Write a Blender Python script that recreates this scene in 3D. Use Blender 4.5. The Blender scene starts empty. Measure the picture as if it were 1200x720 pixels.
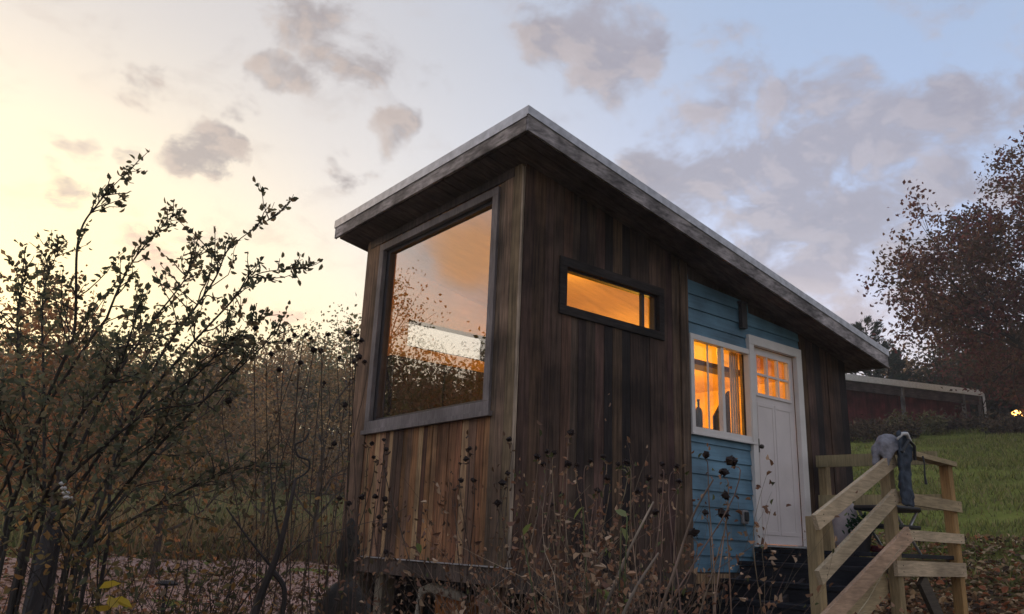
import bpy, math, random
import numpy as np
from mathutils import Vector, Matrix
R = math.radians
rnd = random.Random(7)
nr = np.random.default_rng(11)
SC = bpy.context.scene
COL = SC.collection

# ------------------------------------------------------------------ camera
CAM = np.array([-3.980, -4.967, 0.677])
FPX = 941.17
RIGHT = np.array([0.77868686, -0.6261934, 0.03909718])
UP = np.array([-0.20478044, -0.19475836, 0.95923623])
FW = np.array([0.5930529, 0.75495099, 0.27988794])
cd = bpy.data.cameras.new('camera')
cd.sensor_fit = 'HORIZONTAL'; cd.sensor_width = 36.0; cd.lens = FPX / 1200 * 36
cd.clip_start = 0.05; cd.clip_end = 2000
cam = bpy.data.objects.new('camera', cd); COL.objects.link(cam)
cam.matrix_world = Matrix(((RIGHT[0], UP[0], -FW[0], CAM[0]), (RIGHT[1], UP[1], -FW[1], CAM[1]), (RIGHT[2], UP[2], -FW[2], CAM[2]), (0, 0, 0, 1)))
SC.camera = cam

def ray(x, y):
    return (x - 600) / FPX * RIGHT - (y - 360) / FPX * UP + FW
def at(x, y, dist):
    d = ray(x, y); h = math.hypot(d[0], d[1]); return CAM + d * dist / h
def unit(v):
    v = np.array(v, float); return v / np.linalg.norm(v)

# ------------------------------------------------------------------ sky
SUN_AZ, SUN_EL = R(98), R(8.0)
SUN_DIR = np.array([math.cos(SUN_AZ) * math.cos(SUN_EL), math.sin(SUN_AZ) * math.cos(SUN_EL), math.sin(SUN_EL)])
GLOW = unit([math.cos(R(88)), math.sin(R(88)), math.tan(R(6))])
world = bpy.data.worlds.new('World'); SC.world = world; world.use_nodes = True
nt = world.node_tree; nt.nodes.clear()
N, Lk = nt.nodes, nt.links
def put(s, v):
    if hasattr(v, 'is_linked') or isinstance(v, bpy.types.NodeSocket): Lk.new(v, s)
    else: s.default_value = v
def mth(op, a, b=None, c=None, clamp=False):
    n = N.new('ShaderNodeMath'); n.operation = op; n.use_clamp = clamp
    put(n.inputs[0], a)
    if b is not None: put(n.inputs[1], b)
    if c is not None: put(n.inputs[2], c)
    return n.outputs[0]
def vm(op, a, b=None):
    n = N.new('ShaderNodeVectorMath'); n.operation = op
    put(n.inputs[0], a)
    if b is not None:
        put(n.inputs[3 if op == 'SCALE' else 1], b)
    return n.outputs['Value' if op in ('DOT_PRODUCT', 'LENGTH') else 'Vector']
def sm(v, a, b, lo=0.0, hi=1.0):
    n = N.new('ShaderNodeMapRange'); n.interpolation_type = 'SMOOTHSTEP'
    put(n.inputs[0], v); n.inputs[1].default_value = a; n.inputs[2].default_value = b
    n.inputs[3].default_value = lo; n.inputs[4].default_value = hi
    return n.outputs[0]
def mixc(f, a, b, mode='MIX'):
    n = N.new('ShaderNodeMix'); n.data_type = 'RGBA'; n.blend_type = mode
    put(n.inputs[0], f)
    for s, v in ((n.inputs[6], a), (n.inputs[7], b)):
        if isinstance(v, tuple): s.default_value = (*v, 1)
        else: Lk.new(v, s)
    return n.outputs[2]
tc = N.new('ShaderNodeTexCoord')
D = vm('NORMALIZE', tc.outputs['Generated'])
sx = N.new('ShaderNodeSeparateXYZ'); Lk.new(D, sx.inputs[0])
dz = sx.outputs[2]
ct = vm('DOT_PRODUCT', D, tuple(GLOW))
ramp = N.new('ShaderNodeValToRGB'); Lk.new(mth('MULTIPLY_ADD', ct, 0.5, 0.5), ramp.inputs[0])
def ang(a): return 0.5 + 0.5 * math.cos(R(a))
stops = [(180, (.27, .265, .29)), (120, (.40, .39, .44)), (85, (.42, .47, .58)), (66, (.41, .50, .74)), (50, (.53, .58, .77)),
         (38, (.64, .65, .71)), (28, (.76, .69, .62)), (19, (.92, .76, .51)), (11, (.99, .80, .39)), (0, (1.03, .81, .32))]
el = ramp.color_ramp.elements
el[0].position = ang(180); el[0].color = (*stops[0][1], 1)
el[1].position = 1.0; el[1].color = (*stops[-1][1], 1)
for a, c in stops[1:-1]:
    e = el.new(ang(a)); e.color = (*c, 1)
base = ramp.outputs[0]
# cream / pink band low over the horizon
low = mth('MULTIPLY', sm(dz, 0.10, 0.42, 0.85, 0.0), sm(ct, -0.3, 0.5, 0.15, 1.0))
base = mixc(low, base, mixc(sm(ct, 0.55, 0.95), (.80, .68, .64), (1.0, .79, .43)))
top_ = mth('MULTIPLY', sm(dz, 0.24, 0.62), sm(ct, -0.2, 0.3, 0.0, .88))
base = mixc(top_, base, mixc(sm(ct, 0.50, 0.92), (.30, .385, .54), (.49, .455, .44)))
# clouds
den = mth('ADD', dz, 0.32)
pl = N.new('ShaderNodeCombineXYZ'); Lk.new(mth('DIVIDE', sx.outputs[0], den), pl.inputs[0]); Lk.new(mth('DIVIDE', sx.outputs[1], den), pl.inputs[1])
def cloudnoise(vec):
    q = N.new('ShaderNodeTexNoise'); q.inputs['Scale'].default_value = 8.0; q.inputs['Detail'].default_value = 12; q.inputs['Roughness'].default_value = .60; q.inputs['Distortion'].default_value = .25
    Lk.new(vec, q.inputs['Vector']); return q.outputs[0]
nfac = cloudnoise(pl.outputs[0])
nlit = cloudnoise(vm('ADD', pl.outputs[0], (GLOW[0] * .035, GLOW[1] * .035, 0)))
noi2 = N.new('ShaderNodeTexNoise'); noi2.inputs['Scale'].default_value = 7; noi2.inputs['Detail'].default_value = 8
Lk.new(D, noi2.inputs['Vector'])
wob = vm('SCALE', vm('SUBTRACT', noi2.outputs[1], (.5, .5, .5)), 0.17)
Dw = vm('NORMALIZE', vm('ADD', D, wob))
blobs = [(330, 72, 3.4, .8), (295, 78, 2.0, .6), (240, 160, 3.4, 1.0), (210, 172, 2.2, .8), (155, 160, 2.0, .75), (300, 125, 2.2, .6), (458, 152, 3.6, .85), (400, 175, 2.6, .5), (510, 100, 2.6, .6),
         (95, 192, 3.0, .55), (700, 45, 5.0, .75), (780, 160, 5.2, .75), (860, 130, 6.0, .5), (880, 210, 8.0, .9), (960, 180, 7.0, .95), (940, 270, 8.0, .9), (1010, 250, 7.0, .9), (1040, 320, 7.0, .65), (980, 340, 6, .55),
         (1160, 150, 7.0, .6), (380, 5, 6.0, .55), (200, 295, 3.2, .5), (330, 350, 2.4, .45), (1000, 100, 9, .25), (700, 250, 14, .12), (1100, 250, 9, .4), (160, 100, 3, .3)]
mask = None
for x, y, w, k in blobs:
    if x < 560: w *= .82
    d = unit(ray(x, y))
    m = mth('MULTIPLY', sm(vm('DOT_PRODUCT', Dw, tuple(d)), math.cos(R(w * 1.15)), math.cos(R(w * .1))), k)
    mask = m if mask is None else mth('MAXIMUM', mask, m)
dens = sm(mth('ADD', mth('MULTIPLY', mask, 1.05), mth('MULTIPLY', mth('SUBTRACT', nfac, .5), 3.6)), 0.25, 0.95)
dens = mth('MULTIPLY', dens, sm(mask, 0.0, 0.12))
gen = mth('MULTIPLY', sm(nfac, 0.50, 0.68), 0.32)
dens = mth('MAXIMUM', dens, gen)
ccol = mixc(sm(ct, 0.55, 0.90), (.31, .295, .35), (.29, .245, .235))
ccol = mixc(sm(dz, 0.36, 0.24), ccol, mixc(sm(ct, 0.6, .9), (.48, .41, .44), (.90, .52, .36)))
ccol = mixc(sm(ct, 0.2, -0.5), ccol, (.20, .20, .22))
lit = sm(mth('SUBTRACT', nfac, nlit), -0.02, 0.10)
ccol = mixc(mth('MULTIPLY', lit, .22), ccol, mixc(sm(ct, 0.45, 0.9), (.66, .58, .58), (.92, .70, .52)))
ccol = mixc(mth('MULTIPLY', sm(nfac, 0.52, 0.70), 0.45), ccol, mixc(1.0, ccol, (.72, .70, .72), 'MULTIPLY'))
sky = mixc(mth('MULTIPLY', dens, 0.93), base, ccol)
# sunset-lit cloud off to the left of the frame (mirrored in the large window)
rv = ray(566, 283); rv = unit([-rv[0], rv[1], rv[2]])
oc = mth('MULTIPLY', sm(vm('DOT_PRODUCT', Dw, tuple(rv)), math.cos(R(4.5)), math.cos(R(.6))), .85)
sky = mixc(oc, sky, (.95, .46, .14))
# a little physically based sky underneath
nsk = N.new('ShaderNodeTexSky'); nsk.sky_type = 'NISHITA'; nsk.sun_disc = False
nsk.sun_elevation = SUN_EL; nsk.sun_rotation = R(90) - SUN_AZ; nsk.dust_density = 2
hs = mixc(1.0, nsk.outputs[0], (.03, .03, .03), 'MULTIPLY')
sky = mixc(1.0, sky, hs, 'ADD')
gr = mixc(sm(dz, -0.04, 0.0), (.03, .03, .025), sky)
bg = N.new('ShaderNodeBackground'); Lk.new(gr, bg.inputs[0]); bg.inputs[1].default_value = 1.0
wo = N.new('ShaderNodeOutputWorld'); Lk.new(bg.outputs[0], wo.inputs[0])

sl = bpy.data.lights.new('sun', 'SUN'); sl.energy = 1.8; sl.color = (1, .66, .36); sl.angle = R(12)
so = bpy.data.objects.new('sun', sl); COL.objects.link(so)
so.rotation_euler = Vector((-SUN_DIR[0], -SUN_DIR[1], -SUN_DIR[2])).to_track_quat('-Z', 'Y').to_euler()
SC.view_settings.view_transform = 'Standard'; SC.view_settings.look = 'None'
SC.view_settings.exposure = 0.3; SC.view_settings.gamma = 1.0; SC.view_settings.use_curve_mapping = False
SC.cycles.max_bounces = 7; SC.cycles.transparent_max_bounces = 12; SC.cycles.diffuse_bounces = 4; SC.cycles.glossy_bounces = 3
SC.cycles.use_denoising = True

# ------------------------------------------------------------------ materials
MATS = {}
def newmat(name):
    m = bpy.data.materials.new(name); m.use_nodes = True; MATS[name] = m
    return m, m.node_tree.nodes, m.node_tree.links, m.node_tree.nodes['Principled BSDF']
def wood(name, base=None, grain=(45, 45, 2.2), rough=.8, contrast=.9, lo=.45, bump=.35, stain=.5, spec=.25):
    """weathered wood; per-board colour from attribute 'col' unless base is given"""
    m, n, l, b = newmat(name)
    t = n.new('ShaderNodeTexCoord'); mp = n.new('ShaderNodeMapping'); mp.inputs['Scale'].default_value = grain
    l.new(t.outputs['Object'], mp.inputs[0])
    if base is None:
        a = n.new('ShaderNodeAttribute'); a.attribute_name = 'col'; csrc = a.outputs['Color']
        off = n.new('ShaderNodeVectorMath'); off.operation = 'MULTIPLY_ADD'
        l.new(a.outputs['Color'], off.inputs[0]); off.inputs[1].default_value = (91, 57, 33); l.new(mp.outputs[0], off.inputs[2]); vec = off.outputs[0]
    else:
        c = n.new('ShaderNodeRGB'); c.outputs[0].default_value = (*base, 1); csrc = c.outputs[0]; vec = mp.outputs[0]
    n1 = n.new('ShaderNodeTexNoise'); n1.inputs['Scale'].default_value = 1; n1.inputs['Detail'].default_value = 5; n1.inputs['Roughness'].default_value = .65
    l.new(vec, n1.inputs['Vector'])
    n2 = n.new('ShaderNodeTexNoise'); n2.inputs['Scale'].default_value = 2.3; n2.inputs['Detail'].default_value = 6
    l.new(t.outputs['Object'], n2.inputs['Vector'])
    mr = n.new('ShaderNodeMapRange'); l.new(n1.outputs[0], mr.inputs[0]); mr.inputs[1].default_value = .32; mr.inputs[2].default_value = .68
    mr.inputs[3].default_value = lo; mr.inputs[4].default_value = lo + contrast
    ms = n.new('ShaderNodeMapRange'); l.new(n2.outputs[0], ms.inputs[0]); ms.inputs[1].default_value = .35; ms.inputs[2].default_value = .65
    ms.inputs[3].default_value = 1 - stain; ms.inputs[4].default_value = 1 + stain * .4
    mu = n.new('ShaderNodeMath'); mu.operation = 'MULTIPLY'; l.new(mr.outputs[0], mu.inputs[0]); l.new(ms.outputs[0], mu.inputs[1])
    vmx = n.new('ShaderNodeVectorMath'); vmx.operation = 'SCALE'; l.new(csrc, vmx.inputs[0]); l.new(mu.outputs[0], vmx.inputs[3])
    l.new(vmx.outputs[0], b.inputs['Base Color']); b.inputs['Roughness'].default_value = rough
    b.inputs['Specular IOR Level'].default_value = spec
    bp = n.new('ShaderNodeBump'); bp.inputs['Strength'].default_value = bump; bp.inputs['Distance'].default_value = .006
    l.new(n1.outputs[0], bp.inputs['Height']); l.new(bp.outputs[0], b.inputs['Normal'])
    return m
def plain(name, base, rough=.6, metal=0., var=.25, scale=8, bump=.1, spec=.4):
    m, n, l, b = newmat(name)
    t = n.new('ShaderNodeTexCoord'); n1 = n.new('ShaderNodeTexNoise'); n1.inputs['Scale'].default_value = scale; n1.inputs['Detail'].default_value = 6
    l.new(t.outputs['Object'], n1.inputs['Vector'])
    mr = n.new('ShaderNodeMapRange'); l.new(n1.outputs[0], mr.inputs[0]); mr.inputs[1].default_value = .3; mr.inputs[2].default_value = .7
    mr.inputs[3].default_value = 1 - var; mr.inputs[4].default_value = 1 + var
    v = n.new('ShaderNodeVectorMath'); v.operation = 'SCALE'; v.inputs[0].default_value = base; l.new(mr.outputs[0], v.inputs[3])
    l.new(v.outputs[0], b.inputs['Base Color']); b.inputs['Roughness'].default_value = rough; b.inputs['Metallic'].default_value = metal
    b.inputs['Specular IOR Level'].default_value = spec
    bp = n.new('ShaderNodeBump'); bp.inputs['Strength'].default_value = bump; bp.inputs['Distance'].default_value = .01
    l.new(n1.outputs[0], bp.inputs['Height']); l.new(bp.outputs[0], b.inputs['Normal'])
    return m
def leafmat(name, trans=.3, rough=.6):
    m, n, l, b = newmat(name)
    a = n.new('ShaderNodeAttribute'); a.attribute_name = 'col'
    l.new(a.outputs['Color'], b.inputs['Base Color']); b.inputs['Roughness'].default_value = rough; b.inputs['Specular IOR Level'].default_value = .25
    tr = n.new('ShaderNodeBsdfTranslucent'); l.new(a.outputs['Color'], tr.inputs[0])
    mx = n.new('ShaderNodeMixShader'); mx.inputs[0].default_value = trans
    l.new(b.outputs[0], mx.inputs[1]); l.new(tr.outputs[0], mx.inputs[2]); l.new(mx.outputs[0], n['Material Output'].inputs[0])
    return m
def glassmat(name, boost, tint=(.95, .95, .95)):
    m, n, l, b = newmat(name); n.remove(b)
    fr = n.new('ShaderNodeFresnel'); fr.inputs[0].default_value = 1.5
    mu = n.new('ShaderNodeMath'); mu.operation = 'MULTIPLY'; mu.use_clamp = True; l.new(fr.outputs[0], mu.inputs[0]); mu.inputs[1].default_value = boost
    t = n.new('ShaderNodeBsdfTransparent'); t.inputs[0].default_value = (*tint, 1)
    g = n.new('ShaderNodeBsdfGlossy'); g.inputs['Roughness'].default_value = 0.0
    ge = n.new('ShaderNodeNewGeometry'); fb_ = n.new('ShaderNodeMath'); fb_.operation = 'SUBTRACT'; fb_.inputs[0].default_value = 1; l.new(ge.outputs['Backfacing'], fb_.inputs[1])
    mm = n.new('ShaderNodeMath'); mm.operation = 'MULTIPLY'; l.new(mu.outputs[0], mm.inputs[0]); l.new(fb_.outputs[0], mm.inputs[1])
    mx = n.new('ShaderNodeMixShader'); l.new(mm.outputs[0], mx.inputs[0]); l.new(t.outputs[0], mx.inputs[1]); l.new(g.outputs[0], mx.inputs[2])
    l.new(mx.outputs[0], n['Material Output'].inputs[0])
    return m
def emit(name, col, s):
    m, n, l, b = newmat(name); n.remove(b)
    e = n.new('ShaderNodeEmission'); e.inputs[0].default_value = (*col, 1); e.inputs[1].default_value = s
    l.new(e.outputs[0], n['Material Output'].inputs[0]); return m

M_BOARD = wood('weathered_boards', contrast=1.1, lo=.36, stain=.55)
M_ROUGH = wood('rough_dark_boards', (.075, .055, .048), grain=(30, 30, 3))
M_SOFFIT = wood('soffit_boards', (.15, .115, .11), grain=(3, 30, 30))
M_FASCIA_X = wood('weathered_fascia', (.40, .36, .36), grain=(9, 16, 30), contrast=1.0, lo=.35, stain=.6)
M_FASCIA_Y = wood('weathered_end_fascia', (.38, .34, .33), grain=(20, 7, 30), contrast=1.1, lo=.3, stain=.75)
M_RAIL = wood('treated_lumber', None, grain=(6, 60, 60), contrast=.55, lo=.72, stain=.3)
M_POST = wood('treated_posts', None, grain=(60, 60, 5), contrast=.55, lo=.72, stain=.35)
M_STEP = wood('dark_stained_steps', (.022, .022, .028), grain=(60, 5, 60), rough=.55, stain=.4)
M_FRAME = wood('grey_window_frame', (.22, .19, .185), grain=(50, 50, 8), contrast=.5, lo=.7, stain=.35)
M_BLUE = wood('blue_painted_siding', (.115, .235, .33), grain=(2.5, 40, 40), rough=.55, contrast=.35, lo=.82, stain=.4, bump=.2, spec=.4)
M_WHITE = plain('white_trim_paint', (.72, .68, .65), .5, var=.08, scale=5)
M_DOOR = plain('cream_door_paint', (.74, .67, .65), .5, var=.06, scale=4)
M_METAL = plain('galvanised_roof_edge', (.42, .42, .44), .42, .55, var=.25, scale=14)
M_DARK = plain('dark_painted_wood', (.035, .03, .032), .6)
M_PINE = wood('pine_lining', (.70, .46, .11), grain=(1.5, 9, 9), contrast=.3, lo=.82, stain=.15, bump=.02)
M_FLOOR = wood('interior_floor', (.25, .14, .07), grain=(3, 30, 30))
M_SHADE = plain('interior_dark_fabric', (.05, .035, .025), .9)
M_GLASS = glassmat('window_glass', 1.3)
M_BIGGLASS = glassmat('large_window_glass', 4.6, (.9, .9, .9))
M_LEAF = leafmat('leaves', .45)
M_DRY = leafmat('dry_leaves', .2, .8)
M_BARK = wood('bark', None, grain=(25, 25, 5), contrast=.8, lo=.6)
M_BLACK = plain('black_plastic', (.02, .02, .022), .45, var=.2)
M_BRASS = plain('aged_metal', (.08, .07, .06), .4, .8)

# ------------------------------------------------------------------ mesh helpers
class MB:
    def __init__(s): s.v = []; s.f = []; s.c = []; s.n = 0
    def add(s, v, f, col=(.5, .5, .5)):
        v = np.asarray(v, float).reshape(-1, 3); k = s.n
        s.v.append(v); s.f.extend([tuple(i + k for i in q) for q in f])
        c = np.asarray(col, float)
        s.c.append(np.tile(c, (len(v), 1)) if c.ndim == 1 else c)
        s.n += len(v)
    def box(s, a, b, col=(.5, .5, .5)):
        x0, x1 = sorted((a[0], b[0])); y0, y1 = sorted((a[1], b[1])); z0, z1 = sorted((a[2], b[2]))
        s.add([(x0, y0, z0), (x1, y0, z0), (x1, y1, z0), (x0, y1, z0), (x0, y0, z1), (x1, y0, z1), (x1, y1, z1), (x0, y1, z1)],
              [(0, 3, 2, 1), (4, 5, 6, 7), (0, 1, 5, 4), (1, 2, 6, 5), (2, 3, 7, 6), (3, 0, 4, 7)], col)
    def prism(s, poly, off, col=(.5, .5, .5)):
        """poly: 3D points of one face, extruded by vector off"""
        p = np.asarray(poly, float); n = len(p); q = p + np.asarray(off, float)
        f = [tuple(range(n)), tuple(range(2 * n - 1, n - 1, -1))] + [(i, i + n, (i + 1) % n + n, (i + 1) % n)[::-1] for i in range(n)]
        s.add(np.vstack([p, q]), f, col)
    def beam(s, p, q, w, h, col=(.5, .5, .5), up=(0, 0, 1)):
        """rectangular bar p->q, w = sideways width, h = height along up"""
        p = np.array(p, float); q = np.array(q, float); d = unit(q - p); u = np.array(up, float); u = unit(u - d * (u @ d)); r = np.cross(d, u)
        o = [(-w / 2, -h / 2), (w / 2, -h / 2), (w / 2, h / 2), (-w / 2, h / 2)]
        v = [p + r * a + u * b for a, b in o] + [q + r * a + u * b for a, b in o]
        s.add(v, [(3, 2, 1, 0), (4, 5, 6, 7), (0, 1, 5, 4), (1, 2, 6, 5), (2, 3, 7, 6), (3, 0, 4, 7)], col)
    def tube(s, pts, rad, sides=5, col=(.5, .5, .5), cap=True):
        pts = np.asarray(pts, float); n = len(pts)
        rad = np.full(n, rad) if np.isscalar(rad) else np.asarray(rad, float)
        t = np.gradient(pts, axis=0) if n > 2 else np.tile(pts[-1] - pts[0], (n, 1))
        t /= np.maximum(np.linalg.norm(t, axis=1, keepdims=True), 1e-9)
        a = np.array([0, 0, 1.]) if abs(t[0][2]) < .9 else np.array([1., 0, 0])
        vs = []
        for i in range(n):
            u = a - t[i] * (a @ t[i]); u /= max(np.linalg.norm(u), 1e-9); w = np.cross(t[i], u); a = u
            th = np.arange(sides) * 2 * math.pi / sides
            vs.append(pts[i] + rad[i] * (np.cos(th)[:, None] * u + np.sin(th)[:, None] * w))
        f = [(i * sides + j, i * sides + (j + 1) % sides, (i + 1) * sides + (j + 1) % sides, (i + 1) * sides + j) for i in range(n - 1) for j in range(sides)]
        if cap: f += [tuple(range(sides - 1, -1, -1)), tuple(range((n - 1) * sides, n * sides))]
        s.add(np.vstack(vs), f, col)
    def lathe(s, c, prof, sides=16, col=(.5, .5, .5), sx=1, sy=1):
        c = np.array(c, float); th = np.arange(sides) * 2 * math.pi / sides; vs = []
        for r, z in prof: vs += [(c[0] + r * sx * math.cos(t), c[1] + r * sy * math.sin(t), c[2] + z) for t in th]
        n = len(prof)
        f = [(i * sides + j, i * sides + (j + 1) % sides, (i + 1) * sides + (j + 1) % sides, (i + 1) * sides + j) for i in range(n - 1) for j in range(sides)]
        f += [tuple(range(sides - 1, -1, -1)), tuple(range((n - 1) * sides, n * sides))]
        s.add(vs, f, col)
    def leaves(s, C, size, col, asp=.5, flat=0., dirs=None, fold=.25, small=False):
        """N pointed leaves (two folded quads each) at centres C"""
        C = np.asarray(C, float); n = len(C)
        if n == 0: return
        size = np.broadcast_to(np.asarray(size, float), (n,))
        d = nr.normal(size=(n, 3)) if dirs is None else np.asarray(dirs, float) + nr.normal(size=(n, 3)) * .35
        d /= np.linalg.norm(d, axis=1, keepdims=True)
        up = nr.normal(size=(n, 3)); up[:, 2] += flat
        w = np.cross(d, up); w /= np.maximum(np.linalg.norm(w, axis=1, keepdims=True), 1e-6)
        nn = np.cross(w, d)
        L = size[:, None]; W = L * asp
        lf_ = nn * W * fold
        V6 = [C, C + d * L * .3 + w * W * .46 + lf_, C + d * L * .68 + w * W * .38 + lf_, C + d * L, C + d * L * .68 - w * W * .38 + lf_, C + d * L * .3 - w * W * .46 + lf_]
        if small: V6 = [C, C + d * L * .5 + w * W * .5 + lf_, C + d * L, C + d * L * .5 - w * W * .5 + lf_]
        m_ = len(V6); v = np.stack(V6, 1).reshape(-1, 3)
        k = s.n; i0 = (np.arange(n) * m_ + k).tolist()
        if small: s.f.extend([(a, a + 1, a + 2, a + 3) for a in i0])
        else: s.f.extend([(a, a + 1, a + 2, a + 3) for a in i0] + [(a, a + 3, a + 4, a + 5) for a in i0])
        s.v.append(v); s.n += len(v)
        col = np.asarray(col, float)
        if col.ndim == 1: col = np.tile(col, (n, 1))
        s.c.append(np.repeat(col, m_, axis=0))
    def build(s, name, mat, parent=None, smooth=False, bevel=0, loc=None):
        V = np.vstack(s.v)
        if loc is not None: V = V - np.asarray(loc)
        me = bpy.data.meshes.new(name); me.from_pydata(V.tolist(), [], s.f)
        at_ = me.color_attributes.new('col', 'FLOAT_COLOR', 'POINT')
        c = np.ones((len(V), 4), np.float32); c[:, :3] = np.vstack(s.c); at_.data.foreach_set('color', c.ravel())
        me.materials.append(mat)
        if smooth: me.polygons.foreach_set('use_smooth', [True] * len(me.polygons))
        me.update()
        o = bpy.data.objects.new(name, me); COL.objects.link(o)
        if loc is not None: o.location = loc
        if parent: o.parent = parent; o.matrix_parent_inverse = Matrix.Translation(-Vector(parent.location))
        if bevel:
            b = o.modifiers.new('bevel', 'BEVEL'); b.width = bevel; b.segments = 2; b.limit_method = 'ANGLE'
        return o
def tag(o, label=None, cat=None, group=None, kind=None):
    if label: o['label'] = label
    if cat: o['category'] = cat
    if group: o['group'] = group
    if kind: o['kind'] = kind
    return o
def thing(name, loc, label, cat, group=None):
    o = bpy.data.objects.new(name, None); COL.objects.link(o); o.location = [float(v) for v in loc]; o.empty_display_size = .2
    return tag(o, label, cat, group)
def jit(c, a=.15):
    k = 1 + rnd.uniform(-a, a); return tuple(max(0, x * k * (1 + rnd.uniform(-a, a) * .3)) for x in c)

# ------------------------------------------------------------------ terrain
def height(x, y):
    dx, dy = np.asarray(x, float) - CAM[0], np.asarray(y, float) - CAM[1]
    d = np.hypot(dx, dy); az = np.degrees(np.arctan2(dy, dx))
    hr = np.interp(d, [0, 8.5, 17, 33, 45, 90, 400], [-.85, -.80, 1.27, 5.1, 6.0, 12, 12])
    hl = np.interp(d, [0, 12, 26, 45, 75, 110, 400], [-.85, -.85, -.02, 2.6, 7.5, 14, 14])
    hb = np.interp(d, [0, 15, 60, 400], [-.85, -.85, .5, 4])
    w = np.clip((az - 38) / 20, 0, 1); w = w * w * (3 - 2 * w)
    h = hr * (1 - w) + hl * w
    wb = np.clip((az - 100) / 40, 0, 1) + np.clip((-az - 5) / 40, 0, 1); wb = wb * wb * (3 - 2 * wb)
    h = h * (1 - wb) + hb * wb
    bumps = .06 * np.sin(x * 1.3 + 1.7 * np.sin(y * .7)) * np.sin(y * 1.1) + .03 * np.sin(x * 3.1 + y * 2.3)
    return h + bumps * np.clip(d / 12, .3, 1.2)
def hz(x, y): return float(height(x, y))
rad = np.concatenate([[0.0], np.geomspace(.6, 420, 110)]); na = 220
th = np.arange(na) * 2 * math.pi / na
vs = [(CAM[0], CAM[1], hz(CAM[0], CAM[1]))]
for r_ in rad[1:]:
    X = CAM[0] + r_ * np.cos(th); Y = CAM[1] + r_ * np.sin(th)
    vs += list(zip(X, Y, height(X, Y)))
fs = [(0, 1 + j, 1 + (j + 1) % na) for j in range(na)]
for i in range(len(rad) - 2):
    a = 1 + i * na; b = a + na
    fs += [(a + j, b + j, b + (j + 1) % na, a + (j + 1) % na) for j in range(na)]
m, n, l, b = newmat('ground_cover')
g = n.new('ShaderNodeNewGeometry')
def nz(scale, det=6, rough=.6):
    q = n.new('ShaderNodeTexNoise'); q.inputs['Scale'].default_value = scale; q.inputs['Detail'].default_value = det; q.inputs['Roughness'].default_value = rough
    l.new(g.outputs['Position'], q.inputs['Vector']); return q.outputs[0]
def cr(src, st):
    q = n.new('ShaderNodeValToRGB'); l.new(src, q.inputs[0]); e = q.color_ramp.elements
    e[0].position, e[0].color = st[0][0], (*st[0][1], 1); e[1].position, e[1].color = st[-1][0], (*st[-1][1], 1)
    for p_, c_ in st[1:-1]: x_ = e.new(p_); x_.color = (*c_, 1)
    return q.outputs[0]
def mx_(f, a_, b_):
    q = n.new('ShaderNodeMix'); q.data_type = 'RGBA'
    if isinstance(f, float): q.inputs[0].default_value = f
    else: l.new(f, q.inputs[0])
    l.new(a_, q.inputs[6]); l.new(b_, q.inputs[7]); return q.outputs[2]
grass = cr(nz(1.1, 8, .7), [(.3, (.11, .11, .03)), (.48, (.18, .20, .04)), (.60, (.23, .25, .055)), (.75, (.28, .24, .09))])
litter = cr(nz(9, 8, .75), [(.3, (.03, .02, .013)), (.45, (.09, .052, .03)), (.58, (.17, .10, .05)), (.72, (.30, .20, .11))])
dist = n.new('ShaderNodeVectorMath'); dist.operation = 'DISTANCE'; l.new(g.outputs['Position'], dist.inputs[0]); dist.inputs[1].default_value = tuple(CAM)
ad = n.new('ShaderNodeMath'); ad.operation = 'MULTIPLY_ADD'; l.new(nz(.35, 6, .7), ad.inputs[0]); ad.inputs[1].default_value = 11; l.new(dist.outputs['Value'], ad.inputs[2])
ma = n.new('ShaderNodeMapRange'); ma.interpolation_type = 'SMOOTHSTEP'; l.new(ad.outputs[0], ma.inputs[0]); ma.inputs[1].default_value = 17.5; ma.inputs[2].default_value = 21.5
fm = n.new('ShaderNodeMapRange'); fm.interpolation_type = 'SMOOTHSTEP'; l.new(ad.outputs[0], fm.inputs[0]); fm.inputs[1].default_value = 48; fm.inputs[2].default_value = 53
forest = cr(nz(2, 8, .7), [(.3, (.05, .035, .022)), (.5, (.10, .07, .04)), (.7, (.17, .12, .07))])
l.new(mx_(fm.outputs[0], mx_(ma.outputs[0], litter, grass), forest), b.inputs['Base Color']); b.inputs['Roughness'].default_value = 1; b.inputs['Specular IOR Level'].default_value = .1
bp = n.new('ShaderNodeBump'); bp.inputs['Strength'].default_value = .8; bp.inputs['Distance'].default_value = .08; l.new(nz(14, 6, .8), bp.inputs['Height']); l.new(bp.outputs[0], b.inputs['Normal'])
gm = MB(); gm.add(vs, fs); tag(gm.build('ground', m, smooth=True), kind='structure')

# pinkish gravel drive crossing behind the shrubs
m, n, l, b = newmat('pink_gravel'); g = n.new('ShaderNodeNewGeometry')
l.new(cr(nz(7, 9, .8), [(.3, (.10, .05, .035)), (.43, (.30, .16, .12)), (.56, (.50, .31, .245)), (.72, (.62, .44, .36))]), b.inputs['Base Color'])
b.inputs['Roughness'].default_value = 1
bp = n.new('ShaderNodeBump'); bp.inputs['Strength'].default_value = .6; bp.inputs['Distance'].default_value = .05; l.new(nz(25, 4, .8), bp.inputs['Height']); l.new(bp.outputs[0], b.inputs['Normal'])
dm = MB(); A = np.radians(np.linspace(48, 112, 90)); nrw = 12; vs = []
for i, a in enumerate(A):
    w0 = 12.5 + .5 * math.sin(i * .35) + .3 * math.sin(i * 1.1); w1 = 24.5 + 1.1 * math.sin(i * .23 + 1) + .5 * math.sin(i * .9)
    for k in range(nrw):
        d = w0 + (w1 - w0) * k / (nrw - 1); x, y = CAM[0] + d * math.cos(a), CAM[1] + d * math.sin(a); vs.append((x, y, hz(x, y) + .025))
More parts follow.
